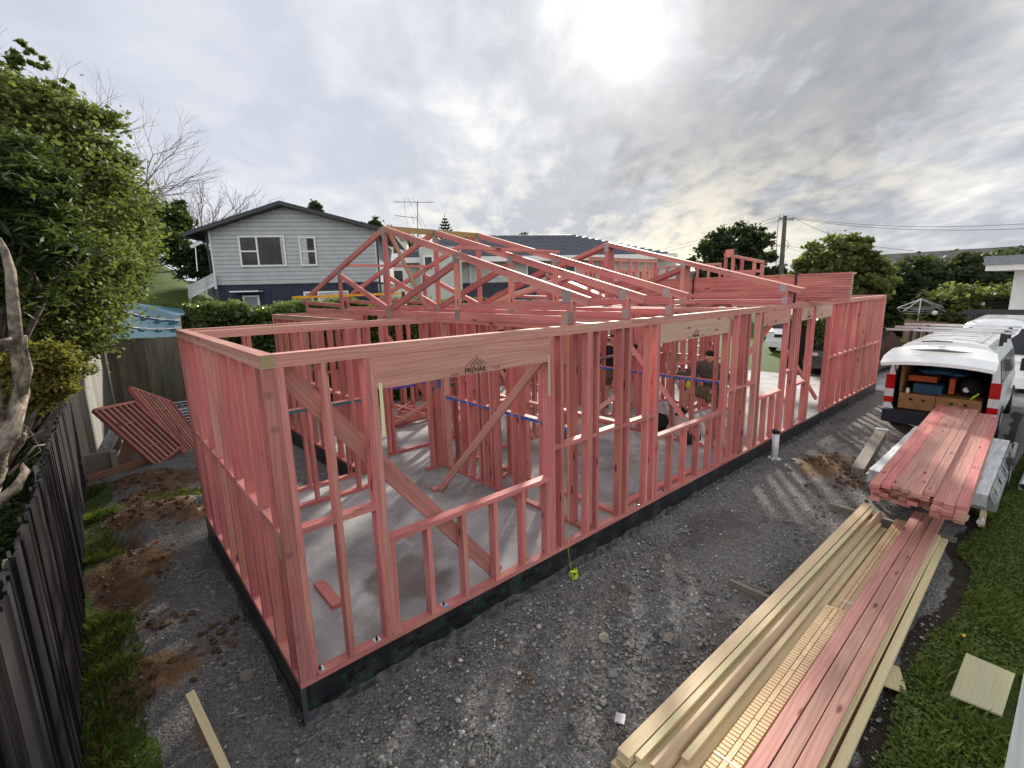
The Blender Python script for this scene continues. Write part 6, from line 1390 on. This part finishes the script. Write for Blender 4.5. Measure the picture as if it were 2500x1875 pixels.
# white stair rail going up left of the house
sr = thing('stair_rail', at(465, 720, 27.5), 'white boarded stair rail climbing to the grey house', 'stair rail')
p0, p1 = at(461, 700, 27.6), at(524, 668, 27.8); q0, q1 = at(461, 725, 27.6), at(526, 692, 27.8)
for f in (0, .36, .68, 1): MB().beam(p0.lerp(q0, f), p1.lerp(q1, f), .10 if f == 0 else .17, .03, (0, 0, 1)).build('rail_board', WHITEP, sr)
for u in (0.02, .62, .98): MB().beam(p0.lerp(p1, u)+Vector((0, -.03, .04)), q0.lerp(q1, u)+Vector((0, -.03, -.25)), .09, .09, (1, 0, 0)).build('post', WHITEP, sr)
wl = thing('whirligig', at(545, 665, 27), 'small white ornament on a thin post on the bank', 'garden ornament'); wl.location = at(482, 662, 27)
ORG[wl.name] = Vector(wl.location); a = at(478, 597, 27); MB().tube([at(482, 662, 27), at(477, 600, 27)], .025, 5).build('post', ALU, wl); MB().obox(a, (.22, 0, .12), (0, .02, 0), (-.03, 0, .06), (1, 1, 1)).build('vane', WHITEM, wl)

# second house: pale stucco with tiled roofs
o2 = at(1003, 745, 24); az2 = R(-32.5); M2h = local(Vector((o2.x, o2.y, 0)), az2); h2 = thing('tiled_house', (o2.x, o2.y, .8), 'pale stucco house with dark tiled roofs behind the trusses', 'house')
def f2(px, py, y=0.0):
    Mi = M2h.inverted(); o_ = Mi @ CAM; dd = Mi.to_3x3() @ ray(px, py); t_ = (y-o_.y)/dd.y; p = o_+dd*t_; return p.x, p.z
xa, ztp = f2(1010, 635); xb, _ = f2(1430, 640); zg = .5
x0h = f2(1003, 700)[0]
m = MB(); m.prism([(0, zg), (0, ztp), (8, ztp), (8, zg)][::-1], 0, x0h, x0h+13.5); m.prism([(-1.2, zg), (-1.2, ztp+.5), (6, ztp+.5), (6, zg)][::-1], 0, f2(1022, 600, -1.2)[0], f2(1125, 600, -1.2)[0]); m.xform(M2h); m.build('wall', CREAM, h2)
rz = ztp+1.55; xr0, xr1 = x0h-.5, x0h+13.2
m = MB(); ex = ztp+.05
m.face([(xr0, -.6, ex), (xr1, -.6, ex), (xr1-4.2, 4, rz), (xr0+2.6, 4, rz)]); m.face([(xr1, -.6, ex), (xr1, 8.6, ex), (xr1-4.2, 4, rz)]); m.face([(xr0, 8.6, ex), (xr0, -.6, ex), (xr0+2.6, 4, rz)]); m.face([(xr1, 8.6, ex), (xr0, 8.6, ex), (xr0+2.6, 4, rz), (xr1-4.2, 4, rz)])
m.xform(M2h); rf = m.build('roof', TILE, h2)
m = MB()
for i in range(15):   # raised tile courses
    f = i/15; y_ = -.6+4.6*f; z_ = ex+(rz-ex)*f; xl = xr0+2.6*f; xr = xr1-4.2*f; m.box(xl+.05, y_-.02, z_+.0, xr-.05, y_+.03, z_+.045, (1, 1, 1))
m.xform(M2h); m.build('tile_courses', plain('tile_highlight', (.12, .13, .16), .4), rf)
m = MB(); m.box(xr0, -.72, ex-.22, xr1, -.58, ex+.02, (1, 1, 1)); m.xform(M2h); m.build('fascia', WHITEM, h2)
a0 = f2(1140, 760, -2.4); a1 = f2(1450, 720, -2.4); zl = f2(1180, 690, 0)[1]
m = MB(); zl0 = zl-.95; m.face([(x0h+2.1, -2.4, zl0), (x0h+9.5, -2.4, zl0), (x0h+9.5, .0, zl), (x0h+2.1, .0, zl)]); m.face([(x0h+2.1, -2.4, zl0-.04), (x0h+9.5, -2.4, zl0-.04), (x0h+9.5, .0, zl-.04), (x0h+2.1, .0, zl-.04)][::-1]); m.xform(M2h); m.build('porch_roof', plain('dark_tile_flat', (.035, .042, .065), .5), h2)
m = MB()
for i in range(9): f = (i+.5)/9; m.box(x0h+2.1, -2.4+2.4*f-.012, zl0+.95*f, x0h+9.5, -2.4+2.4*f+.012, zl0+.95*f+.03, (1, 1, 1))
m.xform(M2h); m.build('porch_courses', BLACK, h2)
m = MB(); m.box(x0h+2.1, -2.45, zl0-.2, x0h+9.5, -2.38, zl0, (1, 1, 1)); m.xform(M2h); m.build('fascia', WHITEM, h2)
m = MB(); m.box(x0h+2.3, -2.3, zg, x0h+9.3, .1, zl0-.1, (1, 1, 1)); m.xform(M2h); m.build('wall', CREAM, h2)
for (p_, q_) in (((1037, 628), (1055, 650)), ((1198, 663), (1215, 673)), ((1288, 650), (1330, 672)), ((1380, 650), (1402, 662)), ((978, 712), (990, 735))):
    a = f2(*p_, -1.22 if p_[0] < 1100 and p_[0] > 1000 else -.02); b_ = f2(*q_, -1.22 if p_[0] < 1100 and p_[0] > 1000 else -.02); win(h2, M2h, a[0], b_[0], b_[1], a[1], y=-1.22 if p_[0] < 1100 and p_[0] > 1000 else -.02)
m = MB(); q_ = f2(1147, 650); m.tube([(q_[0]+.3, -.62, ex-.1), (q_[0], -.1, ex-.35), (q_[0], -.1, zl-.1)], .05, 8); m.xform(M2h); m.build('downpipe', WHITEM, h2)
# antenna on the second house
an = thing('tv_antenna', M2h @ Vector((f2(1020, 560, 3)[0], 3, rz-.4)), 'old tv antenna mast above the trusses', 'antenna')
Da = 27; Q = lambda x, y: at(x, y, Da)
m = MB(); m.tube([Q(1020, 600), Q(1019, 491)], .022, 5); m.tube([Q(1020, 520), Q(1050, 575)], .012, 4); m.tube([Q(1020, 535), Q(1040, 575)], .012, 4); m.build('mast', DULLM, an)
m = MB(); m.tube([Q(960, 493), Q(1058, 494)], .018, 4); m.tube([Q(965, 526), Q(1020, 533)], .018, 4)
for (x, y, dx, dy) in ((968, 492, 3, 8), (975, 492, 3, 6), (987, 490, 2, 14), (1000, 492, 11, 21), (1012, 491, 11, 21), (1020, 494, 3, 12), (1009, 537, 2, 18), (1016, 527, 10, 18), (1004, 530, 2, 8)): m.tube([Q(x-dx/2, y-dy/2), Q(x+dx/2, y+dy/2)], .012, 4)
m.tube([Q(987, 495), Q(990, 525), Q(998, 560)], .008, 4); m.build('elements', DULLM, an)
# far white houses on the hill between
for k, (px, py, w_, h_, D, l) in enumerate([(930, 610, 5.5, 3.2, 55, 'white house with small windows on the hill between the two houses'), (965, 665, 5, 2.6, 42, 'white shed like house below the hill houses'), (1330, 612, 6, 1.5, 60, 'flat pale roofed building beyond the tiled roof'), (1885, 690, 3.4, 1.6, 65, 'small pale blue house behind the power pole base'), (1330, 706, 4, 1.4, 40, 'low pale building seen under the trusses')]):
    c_ = at(px, py, D); Mh = local(Vector((c_.x, c_.y, c_.z)), az2); t = thing('distant_house', c_, l, 'house', 'distant houses')
    m = MB(); m.box(-w_/2, 0, -h_, w_/2, 4, h_*.3, (1, 1, 1)); m.xform(Mh); m.build('wall', WHITEW, t)
    m = MB(); m.prism([(-.3, h_*.3), (2, h_*.3+.9), (4.3, h_*.3)][::-1] if k != 2 else [(-.3, h_*.3), (2, h_*.3+.3), (4.3, h_*.3)][::-1], 0, -w_/2-.3, w_/2+.3); m.xform(Mh); m.build('roof', SHING if k in (0, 3) else ALU, t)
    for x in (-w_*.3, w_*.05, w_*.3): win(t, Mh, x-.35, x+.35, -h_*.45, h_*.05)
# house at the right edge with white fascia
o3 = at(2402, 640, 22); wz = thing('white_house', (o3.x, o3.y, G0), 'corner of a white walled house with a grey flat roof at the right edge', 'house')
az3 = R(-95); M3h = local(Vector((o3.x, o3.y, 0)), az3); zf = o3.z
m = MB(); m.box(.65, .6, G0, 9, 7, zf-.25, (1, 1, 1)); m.xform(M3h); m.build('wall', WHITEW, wz)
m = MB(); m.box(0, 0, zf-.10, 9.5, 8, zf+.18, (1, 1, 1)); m.xform(M3h); m.build('roof', plain('grey_flat_roof', (.22, .24, .26), .5), wz)
m = MB(); m.box(.05, .05, zf-.28, 9.5, 8, zf-.101, (1, 1, 1)); m.xform(M3h); m.build('fascia', WHITEM, wz); m = MB(); m.tube([(1.45, .53, zf-.3), (1.45, .53, G0)], .05, 8); m.xform(M3h); m.build('downpipe', WHITEM, wz)
# big brown roof behind the trees at the right
ra = at(2095, 625, 62); rb = at(2560, 596, 62); br = thing('shingle_roof_building', (ra.x, ra.y, 0), 'long brown shingle roof rising behind the dark trees', 'building')
m = MB(); dn = (rb-ra); nrm_ = Vector((-dn.y, dn.x, 0)).normalized(); nrm_ = -nrm_ if nrm_.dot(CAM-ra) < 0 else nrm_
fa, fb = ra+nrm_*9+Vector((0, 0, -4.0)), rb+nrm_*9+Vector((0, 0, -4.0)); bka, bkb = ra-nrm_*9+Vector((0, 0, -4)), rb-nrm_*9+Vector((0, 0, -4))
m.face([fa, fb, rb, ra]); m.face([ra, rb, bkb, bka]); m.build('roof', SHING, br); m = MB(); m.face([fa, ra, bka, Vector((bka.x, bka.y, 0)), Vector((fa.x, fa.y, 0))]); m.face([Vector((fa.x, fa.y, 0)), Vector((fb.x, fb.y, 0)), fb, fa]); m.build('wall', WHITEW, br)
# distant hills
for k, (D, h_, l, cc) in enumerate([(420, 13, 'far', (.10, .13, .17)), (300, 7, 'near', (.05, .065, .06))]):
    m = MB(); a_ = np.radians(np.linspace(-20, 110, 90)); pr_ = None
    for t_ in a_:
        hh = h_*(.55+.45*math.sin(t_*5+k)+.25*math.sin(t_*13+k*2)+.12*math.sin(t_*31)); p_ = Vector((CAM.x+D*math.cos(t_), CAM.y+D*math.sin(t_), 0))
        if pr_: m.face([pr_[0], p_, p_+Vector((0, 0, hh+3)), pr_[0]+Vector((0, 0, pr_[1]+3))]); m.face([pr_[0]+Vector((0, 0, pr_[1]+3)), p_+Vector((0, 0, hh+3)), p_*1.3+Vector((0, 0, -5)), pr_[0]*1.3+Vector((0, 0, -5))])
        pr_ = (p_, hh)
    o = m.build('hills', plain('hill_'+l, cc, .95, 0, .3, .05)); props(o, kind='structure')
# dark low fence right, clothesline
df = thing('board_fence', at(2290, 850, 23), 'low dark brown fence below the clothesline', 'fence'); pA = at(2200, 850, 23.5); pB = at(2345, 860, 21.5)
zt_ = at(2270, 785, 22.6).z; m = MB(); n = 34
for i in range(n):
    a = pA.lerp(pB, i/n); b_ = pA.lerp(pB, (i+.95)/n); c_ = (a+b_)/2; m.obox((c_.x, c_.y, (zt_+G0)/2), ((b_.x-a.x)/2, (b_.y-a.y)/2, 0), (.01, .01, 0), (0, 0, (zt_-G0)/2+random.uniform(-.015, .015)))
m.build('boards', BROWNT, df)
cl_ = thing('clothesline', at(2246, 790, 25), 'rotary clothesline behind the low dark fence', 'clothesline'); Dc = 25; Q = lambda x, y: at(x, y, Dc)
m = MB(); m.tube([Vector((Q(2246, 730).x, Q(2246, 730).y, G0)), Q(2249, 728)], .03, 8); m.build('pole', ALU, cl_)
for (x, y) in ((2190, 752), (2205, 760), (2303, 750), (2310, 762)): MB().tube([Q(2249, 730), Q(x, y)], .018, 5).build('arm', ALU, cl_)
m = MB()
for f in (1, .75, .5):
    pts = [Q(2249+(x-2249)*f, 745+(y-745)*f) for x, y in ((2190, 752), (2205, 766), (2310, 766), (2303, 750), (2249, 757), (2190, 752))]; m.tube(pts, .008, 4)
m.build('wire', ALU, cl_); props(ball(MB(), Q(2282, 764), .10, 12).build('ball', WHITEM, smooth=True), 'white ball hanging on the clothesline', 'ball')
# power pole with wires
pb = at(1905, 700, 45); pt_ = at(1915, 527, 45); po = thing('power_pole', (pb.x, pb.y, G0), 'tall grey power pole with a crossarm right of centre', 'power pole')
CP = plain('old_pole_concrete', (.10, .09, .08), .9, 0, .3, 4)
m = MB(); m.tube([(pb.x, pb.y, G0), (pt_.x*.5+pb.x*.5, pt_.y*.5+pb.y*.5, pt_.z)], [.22, .14], 8); m.build('pole', CP, po); tp_ = Vector((pt_.x*.5+pb.x*.5, pt_.y*.5+pb.y*.5, pt_.z))
L_ = at(1901, 533, 45); R_ = at(1938, 536, 45); MB().beam(L_, R_, .16, .12).build('crossarm', GREYT, po)
ins = []
for (x, y) in ((1904, 528), (1928, 529), (1937, 530), (1912, 528)):
    q = at(x, y, 45); m = MB(); m.tube([q+Vector((0, 0, -.1)), q+Vector((0, 0, .12))], [.06, .05], 6); m.build('insulator', CREAM, po); ins.append(q+Vector((0, 0, .1)))
for (x, y) in ((1897, 600), (1921, 600)): q = at(x, y, 45); MB().beam(q, tp_*.0+Vector((pb.x, pb.y, q.z)), .08, .08).build('bracket', STEEL, po)
m = MB(); m.tube([at(1900, 535, 45), at(1896, 600, 45), at(1893, 690, 45)], .02, 4); m.tube([at(1918, 612, 45), at(1926, 600, 45), at(1924, 590, 45), at(1918, 585, 45)], .02, 4); m.build('cable', LINE, po)
def wire(a, b, sag, label, r_=.022):
    m = MB(); m.tube([a.lerp(b, u)+Vector((0, 0, -sag*4*u*(1-u))) for u in np.linspace(0, 1, 16)], r_*.55, 4, caps=False); props(m.build('power_line', LINE), label, 'power line', 'overhead lines at the power pole')
for k, (src, dst, l) in enumerate([((1904, 528, 45), (1440, 640, 75), 'upper power line running left from the crossarm'), ((1912, 534, 45), (1430, 650, 75), 'second power line running left from the crossarm'), ((1897, 600, 45), (1690, 665, 70), 'low cable running left below the tree top'), ((1897, 607, 45), (1690, 672, 70), 'lowest cable running left through the tree'),
      ((1937, 530, 45), (2620, 538, 40), 'top power line running right across the sky'), ((1930, 532, 45), (2620, 552, 40), 'second power line running right across the sky'), ((1937, 531, 45), (2230, 612, 42), 'steep service wire running right down to the trees'), ((1921, 600, 45), (2600, 628, 40), 'lower cable running right in front of the brown roof'), ((1921, 604, 45), (2120, 618, 55), 'short lower cable running right')]):
    wire(at(*src), at(*dst), .5, l)
b_ = at(1893, 600, 44)
